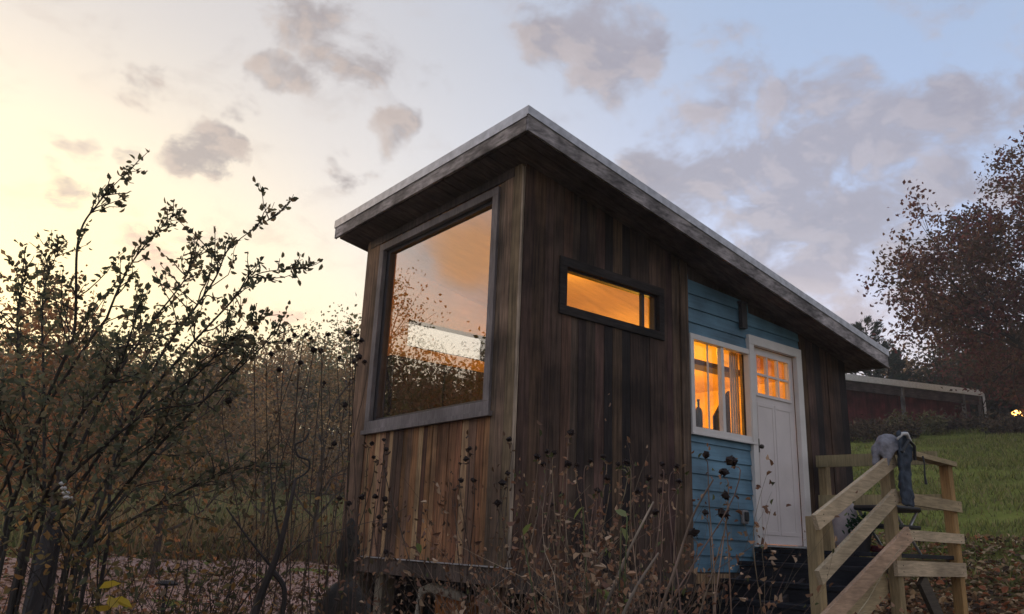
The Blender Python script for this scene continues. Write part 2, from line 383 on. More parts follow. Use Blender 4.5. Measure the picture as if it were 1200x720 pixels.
fs = [(i * nrw + k, i * nrw + k + 1, (i + 1) * nrw + k + 1, (i + 1) * nrw + k) for i in range(len(A) - 1) for k in range(nrw - 1)]
dm.add(vs, fs); tag(dm.build('gravel_path', m, smooth=True), kind='structure')

# ------------------------------------------------------------------ the cabin
W, LN = 2.70, 5.04          # end wall width (y), long wall length (x)
ZB = .49                    # bottom of cladding
def ztop(x): return 3.83 - .185 * x
cabin = thing('cabin', (0, 0, 0), 'small cabin on piers with slanted roof, brown boards and a blue panel round its door', 'cabin')
PAL_END = [(.25, .115, .05), (.34, .16, .075), (.16, .075, .04), (.40, .22, .11), (.10, .055, .038), (.29, .13, .06), (.38, .18, .075), (.20, .11, .065), (.42, .25, .13), (.31, .17, .10)]
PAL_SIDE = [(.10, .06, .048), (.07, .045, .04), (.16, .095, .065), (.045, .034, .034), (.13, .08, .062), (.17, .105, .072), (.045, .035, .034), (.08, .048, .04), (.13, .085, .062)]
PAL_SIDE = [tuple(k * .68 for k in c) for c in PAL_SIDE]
def cells(u0, u1, holes, zlo, top, step=99):
    """split u0..u1 at hole edges, yield (a,b,z0a,z0b,z1a,z1b)"""
    ed = sorted({u0, u1} | {h for H in holes for h in (H[0], H[1]) if u0 < h < u1})
    for a, b_ in zip(ed[:-1], ed[1:]):
        mid = (a + b_) / 2; z = zlo
        for H in sorted([H for H in holes if H[0] < mid < H[1]], key=lambda h: h[2]):
            if H[2] > z: yield a, b_, z, z, H[2], H[2]
            z = max(z, H[3])
        if top(mid) > z: yield a, b_, z, z, top(a), top(b_)
def wallset(mb, face, u0, u1, holes, zlo, top, d0, d1, col=(.5, .5, .5)):
    for a, b_, za, zb, ta, tb in cells(u0, u1, holes, zlo, top):
        if face == 'x': mb.prism([(d0, a, za), (d0, b_, zb), (d0, b_, tb), (d0, a, ta)], (d1 - d0, 0, 0), col)
        else: mb.prism([(a, d0, za), (b_, d0, zb), (b_, d0, tb), (a, d0, ta)], (0, d1 - d0, 0), col)
def boards(mb, face, u0, u1, holes, zlo, top, out, pal, wmin, wmax, sgn=-1, gap=.004):
    u = u0
    while u < u1 - .005:
        w = rnd.uniform(wmin, wmax); v = min(u + w, u1)
        if u1 - v < wmin * .5: v = u1
        c = jit(rnd.choice(pal), .22); th_ = out + rnd.uniform(0, .008); zl = zlo + rnd.uniform(-.006, .006)
        wallset(mb, face, u + gap / 2, v - gap / 2, holes, zl, top, 0, sgn * th_, c); u = v
BIG = (.36, 2.335, 1.76, 3.655)      # rough opening in end wall (y0,y1,z0,z1)
SMALL = (.479, 1.69, 2.63, 3.01)
SLID = (2.155, 3.115, 1.765, 2.70)
DOOR = (3.155, 3.975, .735, 2.80)
FARW = (.5, 1.6, 2.72, 3.03)
# structural wall cores (sheathing) and pine lining
core = MB()
wallset(core, 'x', 0, W, [BIG], ZB, lambda u: 3.83, .002, .07)
core.build('wall_core', M_ROUGH, cabin)
core = MB(); wallset(core, 'y', .071, LN - .071, [SMALL, SLID, DOOR], ZB, lambda u: ztop(u), .002, .07); core.build('wall_core', M_ROUGH, cabin)
core = MB(); wallset(core, 'y', .071, LN - .071, [FARW], ZB, lambda u: ztop(u), W - .07, W); core.build('wall_core', M_ROUGH, cabin)
core = MB(); wallset(core, 'x', 0, W, [], ZB, lambda u: ztop(LN) - .02, LN - .07, LN); core.build('wall_core', M_ROUGH, cabin)
lin = MB(); wallset(lin, 'x', .1, W - .1, [BIG], .74, lambda u: 3.70, .072, .1)
wallset(lin, 'y', .072, LN - .072, [SMALL, SLID, DOOR], .74, lambda u: ztop(u) - .11, .072, .1)
wallset(lin, 'y', .072, LN - .072, [FARW], .74, lambda u: ztop(u) - .11, W - .1, W - .072)
wallset(lin, 'x', .1, W - .1, [], .74, lambda u: ztop(LN) - .12, LN - .1, LN - .072)
lin.prism([(.1, .1, ztop(.1) - .15), (LN - .1, .1, ztop(LN - .1) - .15), (LN - .1, .1, ztop(LN - .1) - .11), (.1, .1, ztop(.1) - .11)], (0, W - .2, 0))
lin.build('pine_lining', M_PINE, cabin)
fl = MB(); fl.box((.1, .1, .66), (LN - .1, W - .1, .738)); fl.build('floor', M_FLOOR, cabin)
# end wall boards: corner strips, wide window bay
ew = MB()
boards(ew, 'x', .0, .30, [], ZB, lambda u: 3.83, .022, [(.22, .14, .09), (.28, .18, .12), (.16, .10, .07)], .10, .15)
boards(ew, 'x', .30, 2.40, [(.30, 2.40, 1.70, 3.71)], ZB, lambda u: 3.83, .018, PAL_END, .07, .125)
boards(ew, 'x', 2.40, W + .02, [], ZB, lambda u: 3.83, .022, [(.27, .16, .10), (.2, .12, .08)], .12, .16)
ew.build('end_wall_boards', M_BOARD, cabin, bevel=.002)
ce = MB(); ce.box((-.030, -.026, ZB), (-.008, -.004, 3.80), (.36, .28, .21)); ce.build('corner_trim', M_BOARD, cabin)
fwm = MB()
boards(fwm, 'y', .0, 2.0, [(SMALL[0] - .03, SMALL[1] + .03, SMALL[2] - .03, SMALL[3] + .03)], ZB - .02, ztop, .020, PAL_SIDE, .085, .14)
boards(fwm, 'y', 2.0, 2.115, [], ZB - .02, ztop, .036, [(.15, .09, .065), (.19, .12, .08)], .115, .12)
fwm.build('side_wall_boards', M_BOARD, cabin, bevel=.002)
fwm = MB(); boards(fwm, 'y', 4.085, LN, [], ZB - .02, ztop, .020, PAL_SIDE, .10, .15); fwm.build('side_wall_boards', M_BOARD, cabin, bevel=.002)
rw = MB(); boards(rw, 'x', 0, W, [], ZB, lambda u: ztop(LN) - .01, .02, PAL_SIDE, .1, .15, 1)
rw.v = [v + np.array([LN, 0, 0]) for v in rw.v]; rw.build('rear_wall_boards', M_BOARD, cabin)
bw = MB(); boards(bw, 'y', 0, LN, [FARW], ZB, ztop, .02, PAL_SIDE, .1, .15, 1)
bw.v = [v + np.array([0, W, 0]) for v in bw.v]; bw.build('back_wall_boards', M_BOARD, cabin)
# blue lap siding
bs = MB(); z = .475; k = 0
holes = [(SLID[0] - .01, SLID[1] + .01, SLID[2] - .01, SLID[3] + .01), (DOOR[0] - .015, DOOR[1] + .05, DOOR[2] - .30, DOOR[3] + .03)]
while z < 3.5:
    h = .152; x0, x1 = 2.118, 4.082
    ed = sorted({x0, x1} | {q for H in holes for q in H[:2] if x0 < q < x1})
    for a, b_ in zip(ed[:-1], ed[1:]):
        mid = (a + b_) / 2; segs = [(z, z + h)]
        for H in holes:
            if H[0] < mid < H[1]:
                ns = []
                for s0, s1 in segs:
                    if H[3] <= s0 or H[2] >= s1: ns.append((s0, s1)); continue
                    if s0 < H[2]: ns.append((s0, H[2]))
                    if H[3] < s1: ns.append((H[3], s1))
                segs = ns
        for s0, s1 in segs:
            def dep(zz): return -.006 - .016 * (1 - (zz - z) / h)
            ta, tb = min(s1, ztop(a)), min(s1, ztop(b_))
            if ta <= s0 + .005 or tb <= s0 + .005: continue
            bs.add([(a, dep(s0), s0), (b_, dep(s0), s0), (b_, dep(tb), tb), (a, dep(ta), ta), (a, .002, s0), (b_, .002, s0), (b_, .002, tb), (a, .002, ta)],
                   [(0, 1, 2, 3), (4, 7, 6, 5), (0, 4, 5, 1), (3, 2, 6, 7), (0, 3, 7, 4), (1, 5, 6, 2)], (.1, .25, .38))
    z += h - .004
bs.build('blue_siding', M_BLUE, cabin)
# dark vent box under the eave
vb = MB(); vb.box((2.96, -.07, 2.93), (3.05, -.024, 3.22)); vb.box((2.945, -.085, 3.20), (3.065, -.024, 3.225)); vb.build('eave_bracket', M_DARK, cabin, bevel=.004)
# outlet cover
ob = MB(); ob.box((2.86, -.055, .93), (2.95, -.02, 1.06)); tag(ob.build('outlet_cover', plain('grey_plastic', (.25, .24, .24), .5), cabin, bevel=.01))
ob2 = MB(); ob2.box((2.875, -.075, .955), (2.935, -.056, 1.045)); ob2.build('outlet_flap', M_BLACK, cabin, bevel=.01)

# floor frame, piers, dark boards added to black out the crawl space
ff = MB(); ff.box((-.035, -.02, .345), (.0, W + .01, .475), (.1, .07, .055)); ff.box((.002, -.018, .30), (LN, .03, .468), (.08, .06, .05)); ff.box((.002, W - .03, .30), (LN, W, .468), (.08, .06, .05))
ff.box((LN - .03, .035, .30), (LN, W - .035, .468), (.08, .06, .05))
ff.box((2.16, -.05, .375), (2.62, -.02, .462), (.42, .27, .15))
for i in range(9): ff.box((.3 + i * .5, .035, .32), (.34 + i * .5, W - .035, .468), (.1, .07, .05))
ff.build('floor_frame', M_BOARD, cabin)
fh = MB(); fh.box((-.055, -.03, .478), (-.001, W + .02, .487), (.5, .5, .5)); fh.build('drip_flashing', M_METAL, cabin)
sk = MB(); boards(sk, 'y', 0, LN, [], -1.0, lambda u: .30, .02, [(.03, .024, .02), (.04, .03, .026)], .12, .16, 1)  # added boards hide the bright ground beyond, so the underside stays black
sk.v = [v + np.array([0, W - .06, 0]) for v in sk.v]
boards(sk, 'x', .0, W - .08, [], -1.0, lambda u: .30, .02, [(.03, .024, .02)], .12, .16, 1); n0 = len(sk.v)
sk.build('crawl_space_blackout', M_BOARD, cabin)
for v in [bpy.data.objects['crawl_space_blackout'].data]:
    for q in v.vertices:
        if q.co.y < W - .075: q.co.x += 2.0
sk = MB(); boards(sk, 'y', .25, 2.3, [], -1.0, lambda u: .30, .02, [(.03, .024, .02), (.045, .03, .026)], .12, .16, 1)  # front run of the added dark boards, filling the black void
sk.v = [v + np.array([0, .03, 0]) for v in sk.v]; sk.build('crawl_space_blackout', M_BOARD, cabin)
for (x, y, s_, c) in [(.05, .36, .15, (.16, .10, .07)), (.05, 2.02, .14, (.20, .16, .11)), (.1, 2.55, .15, (.2, .15, .1)), (2.5, 2.45, .15, (.1, .08, .06)), (4.8, .2, .15, (.1, .08, .06)), (4.8, 2.5, .15, (.1, .08, .06))]:
    pm = MB(); pm.box((x, y - s_ / 2, hz(x, y) - .3), (x + s_, y + s_ / 2, .298 if x > .2 else .343), c); pm.build('pier', M_BOARD, cabin, bevel=.006)

# roof
RX0, RX1, RY0, RY1 = -.30, 5.34, -.40, W + .30
def zr(x): return 4.029 - .185 * x
def slab(mb, x0, x1, y0, y1, up, dn, col=(.4, .4, .4)):
    mb.prism([(x0, y0, zr(x0) - dn), (x1, y0, zr(x1) - dn), (x1, y0, zr(x1) - up), (x0, y0, zr(x0) - up)], (0, y1 - y0, 0), col)
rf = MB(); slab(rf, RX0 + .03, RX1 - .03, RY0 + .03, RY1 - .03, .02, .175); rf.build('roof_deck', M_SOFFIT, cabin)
sf = MB()
for i in range(24):   # tongue and groove soffit boards running along the roof slope
    y0 = RY0 + .032 + i * (RY1 - RY0 - .064) / 24; y1 = RY0 + .032 + (i + 1) * (RY1 - RY0 - .064) / 24 - .006
    slab(sf, RX0 + .032, RX1 - .032, y0, y1, .177, .192 + rnd.uniform(0, .002))
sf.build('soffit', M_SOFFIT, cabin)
mt = MB(); slab(mt, RX0 - .012, RX1 + .01, RY0 - .012, RY1 + .012, -.012, .018); mt.build('metal_roofing', M_METAL, cabin)
fa = MB()
slab(fa, RX0 - .022, RX1 + .02, RY0 - .022, RY0 - .001, -.014, .062)
fa.build('roof_edge_flashing', M_METAL, cabin)
fa = MB(); slab(fa, RX0 - .022, RX0 - .001, RY0, RY1 + .02, -.014, .075); fa.build('roof_edge_flashing', M_METAL, cabin)
f1 = MB(); slab(f1, RX0 - .010, RX1, RY0 - .012, RY0 + .012, .020, .200); f1.build('fascia_board', M_FASCIA_X, cabin, bevel=.003)
f2 = MB(); slab(f2, RX0 - .012, RX0 + .012, RY0 + .013, RY1, .020, .198); f2.build('fascia_board', M_FASCIA_Y, cabin, bevel=.003)
f3 = MB(); slab(f3, RX1 - .012, RX1 + .012, RY0 + .013, RY1, .020, .198); f3.build('fascia_board', M_FASCIA_Y, cabin, bevel=.003)
ft = MB()
for z0, z1, y0, y1 in ((3.60, 3.74, .10, W - .05),): ft.box((-.034, y0, z1 + .0), (-.0235, y1, z1 + .085), (.1, .08, .075))
ft.build('frieze_board', M_ROUGH, cabin)

def frame(mb, face, o, i, d0, d1, col=(.5, .5, .5)):
    """picture-frame: outer rect o=(u0,u1,z0,z1), inner rect i, between depths d0,d1; butt joints"""
    parts = [(o[0], o[1], o[2], i[2]), (o[0], o[1], i[3], o[3]), (o[0], i[0], i[2], i[3]), (i[1], o[1], i[2], i[3])]
    for u0, u1, z0, z1 in parts:
        if u1 - u0 < 1e-4 or z1 - z0 < 1e-4: continue
        if face == 'x': mb.box((d0, u0, z0), (d1, u1, z1), col)
        else: mb.box((u0, d0, z0), (u1, d1, z1), col)
def pane(name, face, r, d, mat, par):
    g_ = MB(); t = .006
    if face == 'x': g_.box((d, r[0], r[2]), (d + t, r[1], r[3]))
    else: g_.box((r[0], d, r[2]), (r[1], d + t, r[3]))
    return g_.build(name, mat, par)
# large window
w1 = MB(); frame(w1, 'x', (.30, 2.40, 1.70, 3.71), (.385, 2.315, 1.785, 3.635), -.050, -.0)
wb = w1.build('large_window', M_FRAME, cabin, bevel=.004)
w2 = MB(); frame(w2, 'x', BIG, (.43, 2.26, 1.815, 3.60), .004, .075); w2.build('inner_frame', M_DARK, wb)
w3 = MB(); w3.box((-.068, .27, 1.655), (-.023, 2.43, 1.698)); w3.build('sill', M_FRAME, wb, bevel=.004)
pane('pane', 'x', (.425, 2.265, 1.81, 3.605), .035, M_BIGGLASS, wb)
# small window
w1 = MB(); frame(w1, 'y', (.405, 1.755, 2.565, 3.085), (SMALL[0] + .01, SMALL[1] - .01, 2.645, 3.0), -.045, .0)
sb = w1.build('small_window', wood('dark_window_trim', (.035, .028, .027), grain=(6, 50, 50)), cabin, bevel=.004)
w2 = MB(); frame(w2, 'y', SMALL, (SMALL[0] + .03, SMALL[1] - .03, 2.66, 2.985), .002, .06); w2.box((1.50, .012, 2.66), (1.53, .05, 2.985)); w2.build('inner_frame', M_DARK, sb)
pane('pane', 'y', (SMALL[0] + .02, SMALL[1] - .02, 2.65, 2.99), .03, M_GLASS, sb)
w2 = MB(); frame(w2, 'y', FARW, (FARW[0] + .02, FARW[1] - .02, FARW[2] + .02, FARW[3] - .02), W - .06, W - .0); fb = w2.build('back_window', M_DARK, cabin)
pane('pane', 'y', (FARW[0] + .015, FARW[1] - .015, FARW[2] + .015, FARW[3] - .015), W - .03, M_GLASS, fb)
# slider window: white frame, meeting stile
w1 = MB(); frame(w1, 'y', (2.135, 3.13, 1.745, 2.72), (2.185, 3.075, 1.80, 2.665), -.045, .02)
sw = w1.build('slider_window', M_WHITE, cabin, bevel=.003)
w2 = MB(); w2.box((2.63, -.030, 1.80), (2.675, .02, 2.665)); w2.box((2.455, .004, 1.80), (2.466, .02, 2.665)); w2.build('sash', M_WHITE, sw, bevel=.002)
w3 = MB(); w3.box((2.12, -.062, 1.722), (3.145, -.023, 1.743)); w3.build('sill', M_WHITE, sw, bevel=.003)
pane('pane', 'y', (2.175, 2.64, 1.79, 2.675), .028, M_GLASS, sw); pane('pane', 'y', (2.66, 3.085, 1.79, 2.675), .040, M_GLASS, sw)
w4 = MB()
for i in range(7):
    x = 2.97 + i * .02; w4.box((x, .115 + .012 * (i % 2), 1.70), (x + .018, .125 + .012 * (i % 2), 2.72))
w4.build('curtain', plain('cream_curtain', (.6, .5, .38), .9), sw)
# door
dt = MB(); frame(dt, 'y', (3.085, 4.065, .72, 2.885), (3.168, 3.962, .72, 2.785), -.055, .0)
fr_ = dt.build('door_frame', M_WHITE, cabin, bevel=.004)
dt = MB(); dt.box((3.09, -.075, .725), (4.06, .06, .745)); dt.build('threshold', M_METAL, cabin)
LI = (3.262, 3.858, 2.285, 2.70)
dd = MB()
y0, y1 = .005, .045
wallset(dd, 'y', 3.175, 3.955, [LI], .752, lambda u: 2.78, y0, y1)
for px0, px1 in ((3.285, 3.525), (3.605, 3.845)):      # raised stiles round two tall panels
    frame(dd, 'y', (px0 - .03, px1 + .03, .84, 2.19), (px0, px1, .88, 2.15), .000, y0 - .001)
door = dd.build('door', M_DOOR, cabin, bevel=.003)
mu_ = MB(); frame(mu_, 'y', (LI[0] - .03, LI[1] + .03, LI[2] - .03, LI[3] + .03), LI, -.010, y0 - .001)
for i in (1, 2):
    x = LI[0] + (LI[1] - LI[0]) * i / 3; mu_.box((x - .011, -.006, LI[2]), (x + .011, .03, LI[3]))
zc = (LI[2] + LI[3]) / 2 + .0
for i in range(3):
    xa = LI[0] + (LI[1] - LI[0]) * i / 3 + .011; xb = LI[0] + (LI[1] - LI[0]) * (i + 1) / 3 - .011
    mu_.box((xa, -.006, zc - .011), (xb, .03, zc + .011))
mu_.build('muntins', M_DOOR, door)
pane('pane', 'y', (LI[0] + .001, LI[1] - .001, LI[2] + .001, LI[3] - .001), .032, M_GLASS, door)
hd = MB(); hd.box((3.215, -.014, 1.66), (3.245, .004, 1.80)); hd.lathe((3.23, -.05, 1.715), [(.001, -.024), (.018, -.018), (.024, 0), (.018, .018), (.001, .024)], 12); hd.tube([(3.23, -.05, 1.715), (3.23, -.01, 1.715)], .009, 8)
hd.build('door_handle', M_BRASS, door)

# ------------------------------------------------------------------ inside the cabin
def ceiling_lamp(x, y, z, power, label):
    t = thing('ceiling_lamp', (x, y, z), label, 'lamp', 'lit lamps hanging inside the cabin')
    a = MB(); a.tube([(x, y, z + .02), (x, y, ztop(x) - .15)], .006, 6); a.build('cord', M_BLACK, t)
    a = MB(); a.lathe((x, y, z), [(.02, -.05), (.05, -.035), (.06, 0), (.045, .035), (.015, .05)], 16); a.build('bulb', emit('lamp_glow_' + str(len(MATS)), (1, .55, .16), 9), t, smooth=True)
    ld = bpy.data.lights.new('lamp_light', 'POINT'); ld.energy = power; ld.color = (1, .50, .06); ld.shadow_soft_size = .12
    o = bpy.data.objects.new('lamp_light', ld); COL.objects.link(o); o.parent = t; o.location = (0, 0, -.14)
ceiling_lamp(3.4, 1.75, 2.55, 100, 'glowing bulb hanging behind the slider window and door of the cabin')
ceiling_lamp(1.25, 1.0, 3.15, 11, 'glowing bulb hanging at the tall end of the cabin, behind the small dark-framed window')
def bottle(x, y, z, h, r, c, label):
    b_ = MB(); b_.lathe((x, y, z), [(r, 0), (r, h * .55), (r * .85, h * .64), (r * .35, h * .74), (r * .32, h * .96), (r * .42, h * .965), (r * .42, h)], 14)
    tag(b_.build('bottle', c, smooth=False), label, 'bottle', 'dark bottles standing inside the slider window')
# counter
ct_ = thing('counter', (2.6, .3, .74), 'dark kitchen counter behind the slider window, under the bottles', 'counter')
a = MB(); a.box((2.15, .115, 1.80), (3.08, .55, 1.84)); a.build('top', M_SHADE, ct_, bevel=.005)
a = MB(); a.box((2.18, .14, .74), (3.05, .53, 1.799)); a.build('cabinet', M_SHADE, ct_)
bottle(2.34, .2, 1.842, .32, .035, M_BLACK, 'dark tall bottle inside slider window, nearer the left jamb')
bottle(2.56, .22, 1.842, .30, .040, M_BLACK, 'dark bottle inside slider window, nearer the meeting stile')
a = MB(); a.lathe((2.40, .3, 1.842), [(.05, 0), (.07, .04), (.09, .13), (.08, .14)], 12); tag(a.build('cooking_pot', M_BRASS), 'low dark pot on the counter between the two bottles', 'pot')
sh = thing('hanging_shelf', (3.6, .95, 2.74), 'dark board shelf hung from the ceiling, crossing the upper part of the slider window', 'shelf')
a = MB(); a.box((3.05, .86, 2.735), (4.25, 1.06, 2.795)); a.build('board', M_SHADE, sh)
for x in (3.12, 4.16):
    a = MB(); a.tube([(x, .96, 2.796), (x, .96, ztop(x) - .155)], .008, 6); a.build('hanger', M_BLACK, sh)
tb_ = MB(); tb_.prism([(2.80, .20, 1.842), (3.06, .20, 1.842), (3.06, .20, 2.30), (2.98, .20, 2.22), (2.80, .20, 2.0)], (0, .03, 0)); tag(tb_.build('cutting_board', M_SHADE), 'dark slanting board standing on the counter at the right half of the slider window', 'board')
cab_ = thing('darkening_cabinet', (1.4, 2.4, .74), 'added dark cabinet on the far inside wall, keeping the lower large window dark', 'darkening_cabinet')
a = MB(); a.box((.12, 2.25, .76), (2.7, 2.585, 2.50)); a.build('carcass', M_SHADE, cab_, bevel=.005)  # invented block covering the orange-lit back wall to darken the lower window
for k in range(4): a = MB(); a.box((.14 + k * .645, 2.225, .80), (.765 + k * .645, 2.248, 2.46)); a.build('door', M_SHADE, cab_, bevel=.004)
bd = thing('loft_bed', (1, 1.5, .74), 'dark covered bed inside the cabin below the large end window', 'bed')
a = MB(); a.box((.25, .9, 1.55), (1.9, 2.5, 1.75)); a.build('mattress', M_SHADE, bd, bevel=.05)
a = MB(); a.box((.22, .85, 1.40), (1.93, 2.55, 1.548)); a.build('frame', M_FLOOR, bd)
for x in (.25, 1.85):
    for y in (.88, 2.48):
        a = MB(); a.box((x, y, .739), (x + .06, y + .06, 1.399)); a.build('leg', M_FLOOR, bd)

# ------------------------------------------------------------------ porch: deck, stairs, rails
porch = thing('porch', (3.6, -.7, 0), 'small porch of new pale lumber with dark steps leading up to the white door', 'porch')
YL = (.56, .43, .28); OL = (.47, .36, .21); PK = (.54, .36, .24); DKL = (.36, .265, .14)
YO = -1.40
dk = MB()
for i in range(9):
    y1_ = -.062 - i * .15; dk.box((3.0, y1_ - .143, .672), (4.33, y1_, .708), (.05, .045, .045))
dk.build('deck_boards', M_STEP, porch, bevel=.003)
def bar(name, p, q, w, h, c, mat=M_RAIL, bev=.004):
    a = MB(); a.beam(p, q, w, h, c)
    if p[1] < YO - .03 and mat is M_RAIL:      # screw heads at the ends
        p_, q_ = np.array(p, float), np.array(q, float); u0 = unit(q_ - p_)
        for e in (p_ + u0 * .10, q_ - u0 * .07):
            for dz_ in (-.025, .025): a.tube([e + (0, -w / 2 + .001, dz_), e + (0, -w / 2 - .002, dz_)], .005, 8, (.06, .05, .04))
    return a.build(name, mat, porch, bevel=0)
def post(x, y, z0, z1, c, s=.09):
    a = MB(); a.box((x - s / 2, y - s / 2, z0), (x + s / 2, y + s / 2, z1), c); return a.build('post', M_POST, porch, bevel=.004)
bar('rim_joist', (3.02, YO - .045, .585), (4.33, YO - .045, .585), .036, .125, jit(YL, .05))
bar('rim_joist', (4.315, YO - .02, .585), (4.315, -.06, .585), .036, .125, OL, M_FASCIA_Y)
for y in (-.1, -.7, -1.32): bar('joist', (3.02, y, .60), (4.29, y, .60), .036, .13, OL)
G = lambda x, y: hz(x, y) - .1
post(1.885, YO, G(1.885, YO), .955, DKL); post(3.10, YO, G(3.1, YO), 1.60, DKL); post(4.27, YO, G(4.27, YO), 1.545, (.42, .25, .10)); post(4.27, -.115, G(4.27, -.1), 1.63, DKL)
post(3.1, -.115, G(3.1, -.1), .665, DKL, .085)
# stair rails on the camera side of the posts
bar('handrail', (1.80, YO - .066, .905), (3.12, YO - .066, 1.505), .038, .118, jit(YL, .05))
bar('mid_rail', (1.80, YO - .066, .505), (3.10, YO - .066, 1.195), .038, .112, jit(YL, .05))
bar('stringer', (1.55, YO - .066, .05), (3.26, YO - .066,   .875), .038, .13, PK)
bar('kick_board', (3.22, YO - .066, .865), (4.31, YO - .066, .865), .036, .088, jit(YL, .05))
bar('top_rail', (3.15, YO - .02, 1.60), (4.34, YO - .02, 1.565), .12, .045, jit(OL, .05))
bar('mid_rail', (3.15, YO - .064, 1.18), (4.34, YO - .064, 1.16), .036, .10, jit(OL, .05))
bar('top_rail', (4.22, YO + .05, 1.625), (4.22, -.065, 1.65), .038, .125, (.36, .30, .17), M_POST)
bar('mid_rail', (4.22, YO + .05, 1.20), (4.22, -.065, 1.215), .038, .15, (.36, .29, .16), M_POST)
bar('inner_stringer', (1.75, YO + .075, -.15), (3.05, YO + .075, .50), .038, .22, OL)
bar('inner_stringer', (1.9, -.10, -.05), (3.05, -.10, .52), .038, .18, (.06, .05, .05))
bar('inner_stringer', (1.9, -.75, -.05), (3.05, -.75, .52), .038, .18, (.06, .05, .05))
bar('brace', (3.5, YO - .02, .50), (4.22, YO - .02, -.4), .04, .14, (.10, .08, .06))
for i, (xr, zt) in enumerate([(3.0, .708), (2.735, .585), (2.47, .425), (2.22, .27), (1.97, .11), (1.72, -.05), (1.47, -.21)]):
    if i:
        st = MB(); st.box((xr - .02, YO + .06, zt - .04), (xr + .285, -.065, zt), (.03, .03, .03)); st.build('tread', M_STEP, porch, bevel=.004)
    rs = MB(); rs.box((xr - .003, YO + .08, zt - .165), (xr + .018, -.08, zt - .042), (.03, .03, .03)); rs.build('riser', M_STEP, porch)

# jacket slung over the corner post
jk = thing('jacket', (3.1, YO, 1.6), 'grey jacket with black lining slung over the corner post of the porch railing', 'jacket')
M_JK = plain('grey_fleece', (.24, .23, .25), .95, var=.2, scale=30, bump=.5); M_JD = plain('dark_slate_cloth', (.055, .07, .095), .9, var=.35, scale=20, bump=.6)
def sheet(name, rows, mat, thick=.02, par=None, sub=2):
    """rows: list of lists of 3D points -> draped cloth with thickness"""
    a = MB(); nr_, nc = len(rows), len(rows[0]); pts = [p for r_ in rows for p in r_]
    a.add(pts, [(i * nc + j, i * nc + j + 1, (i + 1) * nc + j + 1, (i + 1) * nc + j) for i in range(nr_ - 1) for j in range(nc - 1)])
    o = a.build(name, mat, par, smooth=True)
    s_ = o.modifiers.new('solid', 'SOLIDIFY'); s_.thickness = thick; s_.offset = 0
    q = o.modifiers.new('sub', 'SUBSURF'); q.levels = sub + 1; q.render_levels = sub + 1
    tx = bpy.data.textures.new(name + '_folds', 'CLOUDS'); tx.noise_scale = .07; dp = o.modifiers.new('folds', 'DISPLACE'); dp.texture = tx; dp.strength = .05 if name != 'shoulders' else .032; dp.texture_coords = 'LOCAL'
    return o
rows = []   # hump over post top, hanging down both sides
for i, (dx, z, bul) in enumerate([(-.13, 1.54, .04), (-.13, 1.60, .06), (-.115, 1.66, .08), (-.07, 1.705, .09), (0.0, 1.725, .10), (.08, 1.70, .11), (.13, 1.62, .08)]):
    rows.append([(3.10 + dx + .02 * math.sin(k * 2.1 + i), YO - .03 + s_ * bul + .015 * math.sin(i * 3 + k), z - abs(s_) ** 2 * .10 + .015 * math.sin(k * 3 + i * 2)) for k, s_ in enumerate((-1.2, -.7, -.2, .3, .8, 1.2))])
sheet('shoulders', rows, M_JK, .035, jk)
rows = []
for i, (xc, z, w_) in enumerate([(3.12, 1.74, .14), (3.17, 1.66, .19), (3.155, 1.55, .17), (3.15, 1.42, .15), (3.15, 1.30, .13), (3.155, 1.18, .12), (3.16, 1.10, .09)]):
    rows.append([(xc + (k - 2.5) / 5 * w_ * 1.5, YO - .115 - .035 * math.sin(k * 1.9 + i * .7) - .03, z + .02 * math.sin(k * 2.3 + i)) for k in range(6)])
sheet('hanging_front', rows, M_JD, .03, jk)
a = MB(); a.tube([(3.02, YO - .16, 1.66), (3.08, YO - .18, 1.715), (3.14, YO - .19, 1.72), (3.21, YO - .18, 1.67), (3.24, YO - .15, 1.61)], [.010, .016, .018, .015, .009], 8); a.build('collar', plain('white_collar', (.62, .60, .58), .8), jk, smooth=True)
a = MB(); a.tube([(3.02, YO - .19, 1.55), (3.12, YO - .215, 1.66), (3.23, YO - .205, 1.62), (3.25, YO - .19, 1.50)], .014, 6); a.build('strap', M_BLACK, jk)
sp = MB(); sp.tube([(3.60, YO - .10, 1.575), (3.605, YO - .105, 1.5), (3.60, YO - .10, 1.40), (3.61, YO - .10, 1.32)], [.008, .006, .008, .013], 6); tag(sp.build('hanging_strap', M_BLACK), 'short black strap dangling from the outer top rail of the porch', 'strap')

# folding stool on the deck
stl = thing('folding_stool', (3.75, -1.1, .708), 'black folding stool with silver legs standing on the porch deck', 'stool')
a = MB(); a.box((3.42, -1.28, 1.085), (3.95, -.88, 1.135)); a.build('seat', M_BLACK, stl, bevel=.02)
M_SIL = plain('silver_tube', (.6, .6, .62), .3, .7, var=.1)
for y in (-1.25, -.92):
    for xa, xb in ((3.46, 3.9), (3.9, 3.46)):
        a = MB(); a.tube([(xa, y, .712), (xb, y, 1.085)], .013, 8); a.build('leg', M_SIL, stl)
a = MB(); a.box((3.45, -1.27, .93), (3.93, -.93, .965)); a.build('lower_shelf', M_BLACK, stl, bevel=.01)
a = MB(); a.lathe((3.50, -.75, .71), [(.08, 0), (.12, .1), (.12, .3), (.10, .42), (.06, .49), (.02, .52)], 14); a.v[0] += nr.normal(size=a.v[0].shape) * .008
tag(a.build('cloth_bag', plain('pale_grey_cloth', (.42, .36, .36), .9), smooth=True), 'bulging pale grey cloth bag on the porch deck behind the rails', 'bag')
pt = thing('potted_plant', (3.34, -.98, .708), 'dark green plant in a dark pot beside the pale bag on the porch', 'plant')
a = MB(); a.lathe((3.34, -.98, .709), [(.07, 0), (.10, .16), (.105, .17)], 14); a.build('pot', M_DARK, pt)
